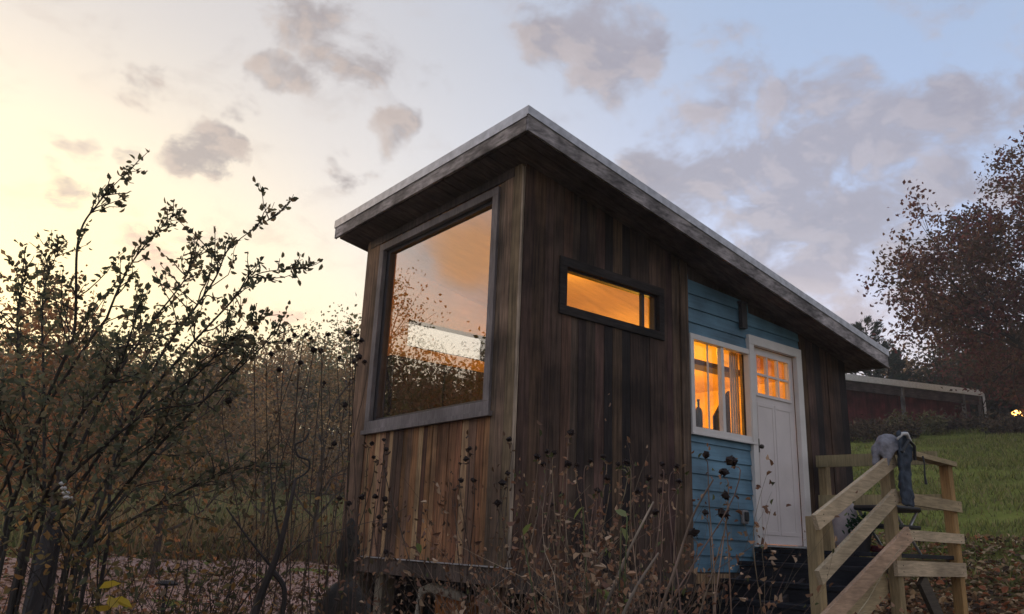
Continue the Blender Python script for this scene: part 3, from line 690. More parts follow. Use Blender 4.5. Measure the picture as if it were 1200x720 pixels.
a = MB(); a.leaves(np.array([3.34, -.98, .94]) + nr.normal(size=(200, 3)) * (.05, .05, .05), .05, (.03, .075, .035)); a.build('foliage', M_LEAF, pt)
a = MB(); a.box((3.42, -1.2, .712), (3.70, -1.0, .77)); tag(a.build('doormat_roll', plain('dark_red_cloth', (.09, .015, .02), .9), bevel=.03), 'folded dark red cloth lying on the porch deck beside the stool', 'cloth')

# things under the cabin
c0 = at(490, 706, 7.4); zg = hz(c0[0], c0[1])
ub = thing('storage_box', (c0[0], c0[1], zg), 'orange-brown wooden box stored under the cabin end', 'box')
a = MB(); a.box((.35, c0[1] - .2, zg - .02), (.75, c0[1] + .24, .20)); a.build('body', wood('orange_ply', (.55, .20, .05), grain=(5, 5, 30), contrast=.3, lo=.8), ub, bevel=.006)
a = MB(); a.box((.33, c0[1] - .22, .202), (.77, c0[1] + .26, .222)); a.build('lid', M_DARK, ub)
a = MB(); py = c0[1] + .30
a.tube([(.22, py, -.8), (.22, py, -.2), (.22, py - .01, .12), (.22, py - .06, .22), (.22, py - .18, .255), (.22, py - .40, .235), (.22, py - .72, .20)], [.03, .03, .035, .045, .045, .04, .035], 8)
a.v[-1] += nr.normal(size=a.v[-1].shape) * .006
tag(a.build('insulated_pipe', plain('pale_foam', (.45, .40, .32), .9, var=.3, scale=25, bump=.6), smooth=True), 'pale foam-wrapped pipe bending under the cabin floor above the orange box', 'pipe')

# ------------------------------------------------------------------ garden statue (bust of a long-eared figure, weathered dark stone)
sp_ = at(409, 640, 5.2); sx_, sy_ = sp_[0], sp_[1]; sg = hz(sx_, sy_)
M_STONE = plain('dark_weathered_stone', (.030, .025, .021), .85, var=.5, scale=14, bump=.8)
MATS['dark_weathered_stone'] ; stt = thing('statue', (sx_, sy_, sg), 'dark weathered stone statue of a robed figure with topknot, left of the cabin end', 'statue')
prof = [(.20, 0), (.21, .08), (.16, .12), (.15, .5), (.17, .8), (.185, .98), (.20, 1.08), (.185, 1.15), (.12, 1.20), (.062, 1.225), (.052, 1.26), (.06, 1.285), (.085, 1.32), (.095, 1.38), (.092, 1.44), (.075, 1.485), (.045, 1.505),
        (.045, 1.52), (.043, 1.55), (.025, 1.575), (.004, 1.585)]
fa_ = math.atan2(CAM[1] - sy_, CAM[0] - sx_)
a = MB(); top = .677 + .10 - sg
scz = top / 1.585
a.lathe((0, 0, 0), [(r_, z * scz) for r_, z in prof], 28, sx=.72, sy=1.0)
v = a.v[0]
for i in range(len(v)):
    zz = v[i][2] / scz
    if 1.30 < zz < 1.36 and v[i][0] > 0: v[i][0] += .012 * math.exp(-(v[i][1] / .03) ** 2)
    if .75 < zz < 1.2: v[i][0] += .010 * math.sin(zz * 60 + v[i][1] * 25)
def rot(v): c, s_ = math.cos(fa_), math.sin(fa_); return np.column_stack([v[:, 0] * c - v[:, 1] * s_, v[:, 0] * s_ + v[:, 1] * c, v[:, 2]]) * (.66, .66, 1) + np.array([sx_, sy_, sg])
def face_add(pr, c, ssx=1, ssy=1, n_=10): a.lathe(c, pr, n_, sx=ssx, sy=ssy)
ball = lambda r_: [(.001, -r_), (r_ * .7, -r_ * .7), (r_, 0), (r_ * .7, r_ * .7), (.001, r_)]
for s_ in (-1, 1):
    face_add([(.004, -.06), (.016, -.045), (.014, 0), (.02, .03), (.006, .05)], (.0, s_ * .094, 1.37 * scz), .9, .6)     # long ears
    face_add(ball(.016), (.062, s_ * .032, 1.395 * scz), .6, 1.2)                                                        # eyelids
    a.tube(np.array([(.0, s_ * .19, 1.10), (.04, s_ * .215, .95), (.09, s_ * .17, .80), (.13, s_ * .05, .78)]) * (1, 1, scz), [.055, .055, .045, .035], 10)
a.tube(np.array([(.068, 0, 1.405), (.080, 0, 1.375), (.086, 0, 1.352), (.07, 0, 1.345)]) * (1, 1, scz), [.009, .011, .015, .01], 8)
a.tube(np.array([(.062, -.03, 1.322), (.072, 0, 1.325), (.062, .03, 1.322)]) * (1, 1, scz), [.006, .01, .006], 6)
a.tube(np.array([(.02, .10, 1.20), (.10, .09, 1.13), (.14, 0, 1.02), (.13, -.12, .90)]) * (1, 1, scz), [.012, .016, .016, .012], 6)
for k in range(60):   # hair curls
    ph = rnd.uniform(0, 2 * math.pi); zz = rnd.uniform(1.42, 1.50); rr = np.interp(zz, [1.38, 1.44, 1.485, 1.505], [.095, .092, .075, .045])
    face_add(ball(.011), (rr * .72 * math.cos(ph), rr * math.sin(ph), zz * scz), 1, 1, 6)
a.v = [rot(q) for q in a.v]; a.build('figure', M_STONE, stt, smooth=True)
a = MB(); a.box((sx_ - .24, sy_ - .24, sg - .1), (sx_ + .24, sy_ + .24, sg + .06)); a.build('plinth', M_STONE, stt, bevel=.01)

# ------------------------------------------------------------------ vegetation builders
def grow(mb, p, d, L, r, depth, tips, col, up=.25, spread=.7, nch=3, seg=4, sides=5, mid=None):
    p = np.array(p, float); d = unit(d); pts = [p]; rs = [r]
    for i in range(seg):
        d = unit(d + nr.normal(size=3) * .16 + np.array([0, 0, up * .18])); p = p + d * L / seg; pts.append(p); rs.append(r * (1 - .55 * (i + 1) / seg))
    mb.tube(pts, rs, sides, col, cap=False)
    if depth == 0:
        tips.append((pts[-1], d)); tips.append((pts[-2], d)); return
    for k in range(nch + (1 if depth > 1 else 0)):
        f = rnd.uniform(.35, 1.0); q = pts[0] + 0; i = min(int(f * seg), seg - 1); fr = f * seg - i
        q = pts[i] * (1 - fr) + pts[i + 1] * fr
        nd = unit(d + nr.normal(size=3) * spread + np.array([0, 0, up]))
        grow(mb, q, nd, L * rnd.uniform(.5, .75), rs[i] * .6, depth - 1, tips, col, up, spread, nch, seg, max(3, sides - 1))
    grow(mb, pts[-1], d, L * .7, rs[-1], depth - 1, tips, col, up, spread, nch, seg, max(3, sides - 1))
def palette(pal, n_, amp=.3):
    p = np.array(pal)[nr.integers(0, len(pal), n_)]
    return np.clip(p * (1 + nr.uniform(-amp, amp, (n_, 1))), 0, 1)
def tree(name, base, h, label, group, pal, nleaf=3000, ls=.14, trunk=.16, spread=.75, depth=3, bark=(.07, .055, .045), clump=.35, lean=(0, 0), bare=.0, cat='tree', first=.35, up=.25, nch=3, wide=1.0):
    base = np.array([base[0], base[1], hz(base[0], base[1]) - .1]); t = thing(name, base, label, cat, group)
    tb = MB(); tips = []
    d = unit([lean[0] + rnd.uniform(-.06, .06), lean[1] + rnd.uniform(-.06, .06), 1])
    n_ = 7; pts = [base]; H = h * .62
    for i in range(n_): d = unit(d + nr.normal(size=3) * .05 + np.array([0, 0, .08])); pts.append(pts[-1] + d * H / n_)
    rs = np.linspace(trunk, trunk * .4, n_ + 1); tb.tube(pts, rs, 8, bark)
    for k in range(9):
        f = first + (1 - first) * (k + .5) / 9; i = min(int(f * n_), n_ - 1); q = pts[i]
        az = k * 2.4 + rnd.uniform(-.5, .5); ln = h * .26 * ((1.15 - .5 * f) if wide == 1 else (.75 + .45 * math.sin(math.pi * f))) * wide
        grow(tb, q, (math.cos(az), math.sin(az), .35 + .6 * f), ln, rs[i] * .5, depth - 1, tips, bark, up, spread, nch)
    grow(tb, pts[-1], d, h * .22, rs[-1], depth - 1, tips, bark, up, spread, nch)
    tb.build('trunk', M_BARK, t)
    T = np.array([q[0] for q in tips]); keep = nr.random(len(T)) > bare; T = T[keep] if keep.any() else T
    if nleaf:
        idx = nr.integers(0, len(T), nleaf); tipcol = palette(pal, len(T), .35)
        C = T[idx] + nr.normal(size=(nleaf, 3)) * clump * (.6 + .8 * nr.random((nleaf, 1)))
        cr_ = MB(); cr_.leaves(C, ls * nr.uniform(.6, 1.3, nleaf), np.clip(tipcol[idx] * nr.uniform(.7, 1.3, (nleaf, 1)), 0, 1), .6, small=True); cr_.build('crown', M_LEAF, t)
    return t

UG = []
# --- far wood on the left: bare and tan trees one by one
TAN = [(.32, .21, .11), (.26, .18, .10), (.38, .25, .12), (.16, .13, .07), (.22, .16, .10)]
OLV = [(.13, .15, .055), (.10, .12, .05), (.16, .16, .065), (.18, .15, .07)]
RUST = [(.38, .17, .07), (.30, .15, .07), (.42, .24, .11)]
kinds = [('tan', 'thin-leaved tan tree', TAN), ('olive', 'dull olive tree', OLV), ('rust', 'rust-coloured tree', RUST)]
spots = []
for i in range(15): spots.append((-40 + i * 36 + rnd.uniform(-9, 9), rnd.uniform(46, 56)))
for i in range(13): spots.append((-30 + i * 40 + rnd.uniform(-9, 9), rnd.uniform(62, 78)))
order = sorted(range(len(spots)), key=lambda i: spots[i][0])
ordn = ['first', 'second', 'third', 'fourth', 'fifth', 'sixth', 'seventh', 'eighth', 'ninth', 'tenth', 'eleventh', 'twelfth', 'thirteenth', 'fourteenth', 'fifteenth']
front = sorted([i for i in range(15)], key=lambda i: spots[i][0]); back = sorted(range(15, 28), key=lambda i: spots[i][0])
for i, (px, d) in enumerate(spots):
    p = at(px, 600, d); kd = kinds[(0, 1, 2, 1, 0, 1)[(i * 5 + i // 4) % 6]]
    row = 'front' if i < 15 else 'back'; k = (front if i < 15 else back).index(i)
    topy = (395 if px > 250 else 405) + rnd.uniform(-18, 30)
    q = at(px, topy, d); h = max(6, (q[2] - hz(p[0], p[1])) * (1.0 if i < 15 else .95)) * (.97 if px < 435 else .42)
    tree('bare_tree' if kd[0] == 'tan' else 'autumn_tree', p, h, f'{kd[1]}, {ordn[k]} from the left in the {row} row of the far wood', 'trees of the far wood left of the cabin', kd[2],
         nleaf=4200 if kd[0] != 'tan' else 3000, ls=.25, trunk=.17, depth=3, clump=.6, bark=(.10, .085, .075), bare=.15)
# hidden-side wood that the large window mirrors
for i, (az, d, el_) in enumerate([(117, 23, 18.5), (120.5, 21, 16.5), (125, 25, 14.2), (129, 22, 12), (122.5, 17, 10.5), (134, 24, 12), (113, 26, 14), (127, 30, 12.5), (119, 33, 13.5), (131, 31, 11.5), (115, 28, 11.5), (120, 27, 11.5), (124, 31, 11.5), (127.5, 26, 11), (123, 22, 9.5)]):
    x, y = d * math.cos(R(az)), 1.4 + d * math.sin(R(az)); h = .677 + (d + 7.4) * math.tan(R(el_)) - hz(x, y)
    tree('autumn_tree', (x, y), h, f'dark tree mirrored in the large window, {ordn[i]} of that clump, outside the picture itself', 'trees mirrored in the large window', OLV + TAN[:2], nleaf=4500 if i < 3 else 9000, ls=.13 if i < 3 else .2, trunk=.15, depth=3, clump=.3 if i < 3 else .45, bark=(.05, .04, .035), first=.12)
for i, px in enumerate(range(-30, 460, 38)):
    p = at(px + rnd.uniform(-8, 8), 600, 44 + rnd.uniform(-2, 3)); UG.append((p, i))
# --- mid-distance backlit tan tree behind the big shrub
for i, (px, topy, d, lab, pal) in enumerate([(60, 330, 17, 'rusty tan tree glowing behind the big shrub at the left edge', RUST + TAN[:1]),
                                              (190, 370, 20, 'fine-twigged tan tree behind the right side of the big shrub', TAN),
                                              (375, 368, 24, 'fine-twigged pale tan tree just left of the cabin corner', TAN[:3]),
                                              (310, 400, 27, 'low tan tree behind the dried flower heads', TAN + RUST[:1]), (-60, 340, 18, 'rust tree cut by the left border of the picture', RUST)]):
    p = at(px, 600, d); h = at(px, topy, d)[2] - hz(p[0], p[1])
    tree('autumn_tree', p, h * 1.0, lab, 'backlit trees behind the shrubs', pal, nleaf=5200, ls=.11, trunk=.09, depth=3, clump=.26, bark=(.10, .075, .055), first=.25, nch=3)

# --- right side: large maple, dark trees, pine
MAR = [(.13, .045, .045), (.10, .042, .04), (.09, .06, .04), (.14, .07, .05), (.12, .075, .045)]
p = at(1300, 600, 36)
tree('maple_tree', p, (at(1190, 150, 36)[2] - hz(p[0], p[1])) * .90, 'large tree with sparse dark red foliage at the right edge', None, MAR, nleaf=52000, ls=.18, trunk=.34, depth=4, clump=.26, bark=(.05, .04, .035), first=.22, spread=.8, up=.1, wide=1.15)
DKG = [(.035, .045, .022), (.05, .05, .025), (.07, .055, .03), (.09, .06, .035)]
for i, (px, topy, d, lab) in enumerate([(1185, 395, 48, 'dark bushy evergreen-brown tree under the red tree'), (1130, 408, 52, 'dark tree left of the red tree, above the barn roof'),
                                        (1095, 418, 56, 'olive-brown round tree above the middle of the barn roof'), (1068, 428, 60, 'tan-tipped thin tree beside the pine'),
                                        (1160, 402, 58, 'dark brown tree between its taller neighbours above the barn end'), (1230, 380, 46, 'dark tree beyond the right border')]):
    p = at(px, 600, d); h = at(px, topy, d)[2] - hz(p[0], p[1])
    tree('dark_tree', p, h, lab, 'dark trees behind the barn', DKG if i not in (2, 3) else DKG[2:] + TAN[:1], nleaf=6500, ls=.26, trunk=.2, depth=3, clump=.62, first=.12, bark=(.04, .035, .03))
def pine(px, topy, d, label):
    p = at(px, 600, d); g_ = hz(p[0], p[1]); H = at(px, topy, d)[2] - g_
    t = thing('pine_tree', (p[0], p[1], g_), label, 'tree'); a = MB(); a.tube([(p[0], p[1], g_ - .1), (p[0] + .1, p[1], g_ + H * .5), (p[0], p[1], g_ + H * .97)], [.16, .11, .03], 7, (.05, .04, .035))
    C = []; Dn = []
    for k in range(34):
        f = .25 + .73 * k / 33; ln = H * .30 * (1.12 - f) + .25; az = k * 2.4 + rnd.uniform(-.4, .4); z = g_ + H * f
        dr = np.array([math.cos(az), math.sin(az), .35]); e = np.array([p[0], p[1], z]) + dr * ln
        a.tube([(p[0], p[1], z), e], [.035, .01], 4, (.05, .04, .035))
        for _ in range(int(34 * ln / 1.2) + 10):
            s_ = rnd.uniform(.35, 1.05); C.append(np.array([p[0], p[1], z]) + dr * ln * s_ + nr.normal(size=3) * .10); Dn.append(dr + np.array([0, 0, .5]))
    a.build('trunk', M_BARK, t)
    c = MB(); C = np.repeat(np.array(C), 4, 0); Dn = np.repeat(np.array(Dn), 4, 0); c.leaves(C + nr.normal(size=C.shape) * .04, .30, palette([(.02, .04, .028), (.03, .05, .03)], len(C)), .16, dirs=Dn); c.build('crown', M_LEAF, t)
pine(1033, 378, 50, 'dark pine with upswept branches beyond the cabin roof end'); pine(1056, 410, 52, 'shorter dark pine directly right of the taller pine')

# ------------------------------------------------------------------ barn, lamp and post on the hill
bt = thing('barn', (0, 0, 0), 'low dark red barn with pale metal roof on the hill behind the porch', 'barn')
P1 = at(960, 434.5, 37.5); P2 = at(1151, 462, 44.0); zb_ = (P1[2] + P2[2]) / 2; P1[2] = P2[2] = zb_
bt.location = (float(P1[0]), float(P1[1]), hz(P1[0], P1[1]))
u_ = unit(P2 - P1); nrm = np.array([-u_[1], u_[0], 0]);
if nrm @ (CAM - P1) > 0: nrm = -nrm
LB = np.linalg.norm(P2 - P1)
def bp_(a_, b_, z): return P1 + u_ * a_ + nrm * b_ + np.array([0, 0, z])
zfl = hz(P2[0], P2[1]) - 1.2 - zb_
a = MB(); a.prism([bp_(-3, .55, zfl), bp_(LB - .25, .55, zfl), bp_(LB - .25, .55, -.12), bp_(-3, .55, -.12)], nrm * 7, (.12, .03, .03)); a.build('wall', wood('barn_red_boards', (.17, .035, .035), grain=(8, 8, .6), contrast=.8), bt)
a = MB(); a.prism([bp_(-3.5, 0, -.18), bp_(LB, 0, -.18), bp_(LB, 0, .10), bp_(-3.5, 0, .10)], nrm * .06); a.build('eave_edge', plain('pale_roof_metal', (.88, .88, .88), .5, .0, var=.1), bt)
a = MB(); a.prism([bp_(-3.5, .06, -.02), bp_(-3.5, 4, 1.0), bp_(-3.5, 8, -.02), bp_(-3.5, 8, -.10), bp_(-3.5, 4, .92), bp_(-3.5, .06, -.10)], u_ * (LB + 3.5)); a.build('roof', MATS['pale_roof_metal'], bt)
a = MB(); a.prism([bp_(-3.4, .07, -.62), bp_(LB - .05, .07, -.62), bp_(LB - .05, .07, -.185), bp_(-3.4, .07, -.185)], nrm * .06); a.build('under_eave_band', wood('barn_eave_band', (.10, .075, .07), grain=(3, 3, 20)), bt)  # grey-brown strip just below the barn eave
for aa in (1.0, 4.6, 8.2, LB - .12):
    a = MB(); c = bp_(aa, .1, 0); a.box((c[0] - .07, c[1] - .07, c[2] + zfl), (c[0] + .07, c[1] + .07, c[2] - .19), (.2, .18, .17)); a.build('post', M_BARK, bt)
a = MB(); c = bp_(LB + .05, -.02, 0); a.tube([(c[0], c[1], c[2] - 1.5), (c[0], c[1], c[2] - .1), (c[0] - .1, c[1] + .1, c[2] + .05)], .05, 6); a.build('downspout', MATS['pale_roof_metal'], bt)
# small lit outbuilding and lamp far right
q = at(1192, 487, 40); t = thing('yard_lamp', (q[0], q[1], hz(q[0], q[1])), 'glowing orange yard lamp at the right edge beyond the barn', 'lamp')
a = MB(); a.tube([(q[0], q[1], hz(q[0], q[1]) - .1), (q[0], q[1], q[2] - .2)], .05, 6); a.build('post', M_DARK, t)
a = MB(); a.lathe(q, [(.02, -.22), (.18, -.16), (.23, 0), (.17, .16), (.02, .22)], 12); a.build('globe', emit('yard_lamp_glow', (1, .50, .12), 7), t, smooth=True)
pl_ = bpy.data.lights.new('lamp_light', 'POINT'); pl_.energy = 22; pl_.color = (1, .5, .15); pl_.shadow_soft_size = .3
o = bpy.data.objects.new('lamp_light', pl_); COL.objects.link(o); o.parent = t; o.location = (-.4, -.4, q[2] - hz(q[0], q[1]))
q1, q2 = at(1157, 489, 45.5), at(1186, 484, 47)
t = thing('garden_shed', (q1[0], q1[1], hz(q1[0], q1[1])), 'small pale shed partly hidden beside the glowing yard lamp', 'shed')
uu = unit((q2 - q1) * (1, 1, 0)); Ls = np.linalg.norm((q2 - q1)[:2]); nn_ = np.array([-uu[1], uu[0], 0]); nn_ = -nn_ if nn_ @ (CAM - q1) > 0 else nn_
a = MB(); b0 = np.array([q1[0], q1[1], q1[2] - 1.8]); a.prism([b0, b0 + uu * Ls, b0 + uu * Ls + (0, 0, 1.5), b0 + (0, 0, 1.5)], nn_ * 2.5); a.build('wall', plain('faded_white_boards', (.35, .33, .32), .8), t)
a = MB(); b1 = b0 + (0, 0, 1.52) - uu * .2 - nn_ * .25; a.prism([b1, b1 + nn_ * 1.5 + (0, 0, .45), b1 + nn_ * 3 , b1 + nn_ * 3 - (0, 0, .08), b1 + nn_ * 1.5 + (0, 0, .37), b1 - (0, 0, .08)], uu * (Ls + .4)); a.build('roof', M_METAL, t)
for k in range(3):
    a = MB(); c = b0 + uu * (.5 + k * .8) - nn_ * .02; a.prism([c + (0, 0, .5), c + uu * .45 + (0, 0, .5), c + uu * .45 + (0, 0, 1.1), c + (0, 0, 1.1)], nn_ * -.03); a.build('window', M_WHITE, t)

# brush along the foot of the barn
def brush(p, r_, h, n_, pal, ls, label, group, name='brush', stems=14, scol=(.09, .06, .045), mat=None):
    g_ = hz(p[0], p[1]); t = thing(name, (p[0], p[1], g_), label, 'shrub', group); a = MB(); tips = []
    for k in range(stems):
        az = rnd.uniform(0, 6.28); d = np.array([math.cos(az) * .5 * r_ / h, math.sin(az) * .5 * r_ / h, 1])
        grow(a, (p[0] + math.cos(az) * r_ * .2, p[1] + math.sin(az) * r_ * .2, g_ - .05), d, h * rnd.uniform(.45, .7), .004 * h + .004, 2, tips, jit(scol, .3), .1, .45, 2, 3, 4)
    a.build('stems', M_BARK, t); T = np.array([q[0] for q in tips]); i = nr.integers(0, len(T), n_)
    c = MB(); c.leaves(T[i] + nr.normal(size=(n_, 3)) * r_ * .10, ls * nr.uniform(.5, 1.4, n_), palette(pal, n_, .4), .5); c.build('foliage', mat or M_DRY, t)
    return t
for i, (px, d, h) in enumerate([(1005, 31, 1.5), (1030, 34, 1.3), (1052, 32, 1.5), (1078, 33, 2.2), (1100, 35, 1.2), (1125, 34, 1.4), (1148, 36, 1.3), (1170, 35, 1.6), (1195, 34, 1.1), (1180, 33, 1.0), (1215, 35, 1.3)]):
    brush(at(px, 520, d - 1), 1.3, h * .3, 1500, [(.10, .065, .045), (.07, .055, .035), (.13, .09, .05)] if i != 3 else [(.16, .13, .06), (.12, .11, .05)], .13,
          'taller tan weed clump in front of the barn wall' if i == 3 else f'brown brush clump at the lawn top, {ordn[i]} along the barn', 'brush clumps along the barn')

for p, i in UG:
    brush(p, 2.0, rnd.uniform(1.3, 2.2), 1500, [TAN, OLV, RUST][i % 3], .17, f'undergrowth bush, {ordn[i]} from the left along the edge of the far wood', 'undergrowth at the edge of the far wood', 'undergrowth_bush')
# ------------------------------------------------------------------ grass and fallen leaves
def inpoly_pts(n_, px0, px1, d0, d1, pw=1.0):
    px = nr.uniform(px0, px1, n_); d = d0 + (d1 - d0) * nr.random(n_) ** pw; P = np.array([at(a_, 600, b_) for a_, b_ in zip(px, d)]); P[:, 2] = height(P[:, 0], P[:, 1]); return P
def blades(name, P, hmin, hmax, wd, pal, label=None):
    n_ = len(P); h = nr.uniform(hmin, hmax, n_)[:, None]; az = nr.uniform(0, 6.28, n_); w = np.column_stack([np.cos(az), np.sin(az), np.zeros(n_)]) * wd * .5
    ln = nr.normal(size=(n_, 3)) * .35; ln[:, 2] = 1
    v = np.stack([P - w, P + w, P + w * .5 + ln * h * .6, P + ln * h * (1, 1, .95)], 1).reshape(-1, 3)
    a = MB(); a.v.append(v); a.n = len(v); i0 = (np.arange(n_) * 4).tolist(); a.f = [(i, i + 1, i + 2, i + 3) for i in i0]; a.c.append(np.repeat(palette(pal, n_, .35), 4, 0))
    return tag(a.build(name, M_LEAF), kind='stuff', label=label)
GRS = [(.18, .19, .045), (.22, .22, .06), (.28, .24, .10), (.13, .15, .04)]
blades('lawn_grass', inpoly_pts(28000, 985, 1320, 13.0, 36, .7), .06, .16, .035, GRS)
blades('field_grass', inpoly_pts(16000, -80, 470, 26, 47), .2, .7, .06, [(.30, .25, .10), (.20, .21, .07), (.38, .26, .13), (.26, .26, .09)])
blades('dry_weeds', np.vstack([inpoly_pts(9000, -60, 450, 6, 13), ]), .15, .6, .018, [(.24, .15, .08), (.15, .12, .05), (.10, .12, .04), (.30, .20, .11)])
blades('tall_dry_weeds', inpoly_pts(8000, 60, 460, 24, 29), .35, 1.15, .045, [(.38, .25, .12), (.30, .14, .06), (.22, .17, .07), (.20, .20, .07), (.44, .31, .17)])
P = np.vstack([inpoly_pts(10000, 930, 1330, 7.0, 16.0), inpoly_pts(5000, -100, 900, 3.2, 9), inpoly_pts(9000, -60, 460, 10, 26)]); P[:, 2] += nr.uniform(.01, .05, len(P))
a = MB(); a.leaves(P, nr.uniform(.05, .13, len(P)), palette([(.16, .09, .045), (.26, .15, .07), (.36, .24, .13), (.08, .05, .03), (.30, .11, .05), (.45, .33, .20)], len(P), .3), .75, dirs=nr.normal(size=(len(P), 3)) * (1, 1, .12), flat=3)
tag(a.build('fallen_leaves', M_DRY), kind='stuff')

# ------------------------------------------------------------------ big shrub at the left
def spline(P, n_=8):
    P = np.array(P, float); m_ = len(P); out = []
    for i in range(m_ - 1):
        p0, p1, p2, p3 = P[max(i - 1, 0)], P[i], P[i + 1], P[min(i + 2, m_ - 1)]
        for t_ in np.linspace(0, 1, n_, endpoint=False):
            out.append(.5 * ((2 * p1) + (-p0 + p2) * t_ + (2 * p0 - 5 * p1 + 4 * p2 - p3) * t_ ** 2 + (-p0 + 3 * p1 - 3 * p2 + p3) * t_ ** 3))
    out.append(P[-1]); return np.array(out)
b0 = at(62, 720, 4.9); b0[2] = hz(b0[0], b0[1])
shb = thing('tall_shrub', b0, 'tall leafy shrub arching up against the sunset at the left', 'shrub')
SG = [(.11, .12, .07), (.15, .15, .085), (.09, .10, .065), (.18, .155, .09), (.20, .15, .09)]
sbm = MB(); LC, LD, LS = [], [], []
def twigleaf(P, n_, ls, end=.35):
    """leaves hung along a twig polyline"""
    for k in range(n_):
        f = end + (1 - end) * rnd.random(); x = f * (len(P) - 1); i = min(int(x), len(P) - 2); q = P[i] + (P[i + 1] - P[i]) * (x - i)
        d = unit(P[i + 1] - P[i]); LC.append(q + nr.normal(size=3) * .008); LD.append(d * .5 + nr.normal(size=3) * .8); LS.append(ls * rnd.uniform(.6, 1.25))
stems = [[(62, 600, 4.9), (75, 480, 4.7), (88, 380, 4.6), (92, 280, 4.5), (118, 235, 4.5), (148, 203, 4.4)],
         [(65, 600, 4.9), (95, 470, 4.8), (130, 360, 4.7), (160, 300, 4.7), (205, 250, 4.6)],
         [(70, 610, 4.9), (120, 480, 4.9), (170, 390, 4.8), (215, 330, 4.8), (228, 300, 4.8)],
         [(70, 620, 4.9), (140, 480, 4.6), (200, 400, 4.4), (250, 330, 4.3), (270, 290, 4.3), (320, 254, 4.2)],
         [(75, 620, 4.9), (150, 500, 4.5), (210, 420, 4.3), (270, 355, 4.2), (300, 322, 4.1), (357, 315, 4.0)],
         [(75, 630, 4.9), (160, 520, 4.4), (240, 430, 4.2), (300, 375, 4.1)],
         [(75, 640, 4.9), (170, 530, 4.4), (250, 460, 4.2), (330, 385, 4.0)],
         [(60, 600, 4.9), (40, 480, 4.9), (20, 380, 5.0), (30, 320, 5.0)],
         [(60, 600, 4.9), (55, 450, 5.2), (50, 350, 5.3), (70, 290, 5.3)],
         [(60, 600, 4.9), (10, 470, 4.7), (-30, 380, 4.6)], [(66, 620, 4.9), (110, 520, 5.3), (160, 440, 5.6), (190, 380, 5.7)],
         [(70, 640, 4.9), (150, 560, 5.1), (220, 500, 5.3), (280, 460, 5.4)], [(64, 620, 4.9), (100, 500, 4.3), (140, 430, 4.1), (165, 350, 4.0)],
         [(62, 640, 4.9), (20, 540, 4.5), (-20, 470, 4.3)], [(70, 650, 4.9), (180, 590, 4.6), (250, 560, 4.5), (310, 540, 4.4)],
         [(68, 640, 4.9), (120, 560, 4.6), (190, 500, 4.4), (235, 420, 4.3)], [(66, 640, 4.9), (90, 540, 5.3), (110, 460, 5.6), (120, 390, 5.7)]]
for i, s_ in enumerate(stems):
    P = spline([at(*q) for q in s_], 7); P[:14] += nr.normal(size=3) * (.22, .22, .0) * np.linspace(1, 0, 14)[:, None]; P = np.vstack([[P[0][0], P[0][1], hz(P[0][0], P[0][1])], P])
    r0 = .0085 + .004 * rnd.random(); sbm.tube(P, r0 * np.linspace(1, .13, len(P)), 6, jit((.055, .045, .04), .2))
    for k in range(24):
        f = .25 + .75 * rnd.random() ** .7; j = min(int(f * (len(P) - 1)), len(P) - 2); d = unit(P[j + 1] - P[j]); ln = rnd.uniform(.14, .5) * (1.25 - f * .85)
        nd = unit(d * .9 + nr.normal(size=3) * .55 + np.array([0, 0, .15])); q = [P[j]]
        for _ in range(5): nd = unit(nd + nr.normal(size=3) * .18); q.append(q[-1] + nd * ln / 5)
        sbm.tube(q, np.linspace(.004, .0015, 6), 4, jit((.06, .045, .04), .2), cap=False); twigleaf(q, int(5 + ln * (34 if f < .6 else 20)), .036, .25)
    twigleaf(P[int(len(P) * .78):], 14, .036, 0)
# body of foliage lower down
for k in range(3000):
    px = rnd.gauss(105, 100); py = rnd.gauss(475, 62)
    if py < 380 and rnd.random() < .7: continue
    if px > 290: continue
    LC.append(at(px, py, rnd.uniform(4.0, 6.0))); LD.append(nr.normal(size=3)); LS.append(rnd.uniform(.025, .045))
sbm.build('branches', M_BARK, shb)
lf = MB(); lf.leaves(np.array(LC), np.array(LS), palette(SG, len(LC), .35), .62, dirs=np.array(LD)); lf.build('foliage', M_LEAF, shb)
# dark post with striped tip inside the shrub
q = at(62, 612, 4.6); gq = hz(q[0], q[1]); t = thing('old_post', (q[0], q[1], gq), 'dark rough post standing in front of the left shrub with a small white striped tip', 'post')
a = MB(); a.lathe((q[0], q[1], gq - .1), [(.09, 0), (.062, .3), (.055, .55), (.048, .8), (.052, 1.1), (.045, q[2] - gq + .04), (.03, q[2] - gq + .08)], 10); a.v[0] += nr.normal(size=a.v[0].shape) * .009; a.build('shaft', M_DARK, t)
for k in range(4):
    a = MB(); c = at(72 + k * 2.6, 567 + k * 5.5, 4.55); a.lathe(c, [(.004 + .004 * k, -.008), (.014 + .003 * k, 0), (.004 + .004 * k, .010)], 10); a.build('white_ring', M_WHITE, t)
a = MB(); a.tube([at(70, 562, 4.56), at(84, 594, 4.56), (q[0], q[1], q[2] + .02)], [.004, .011, .03], 6); a.build('tip', M_DARK, t)

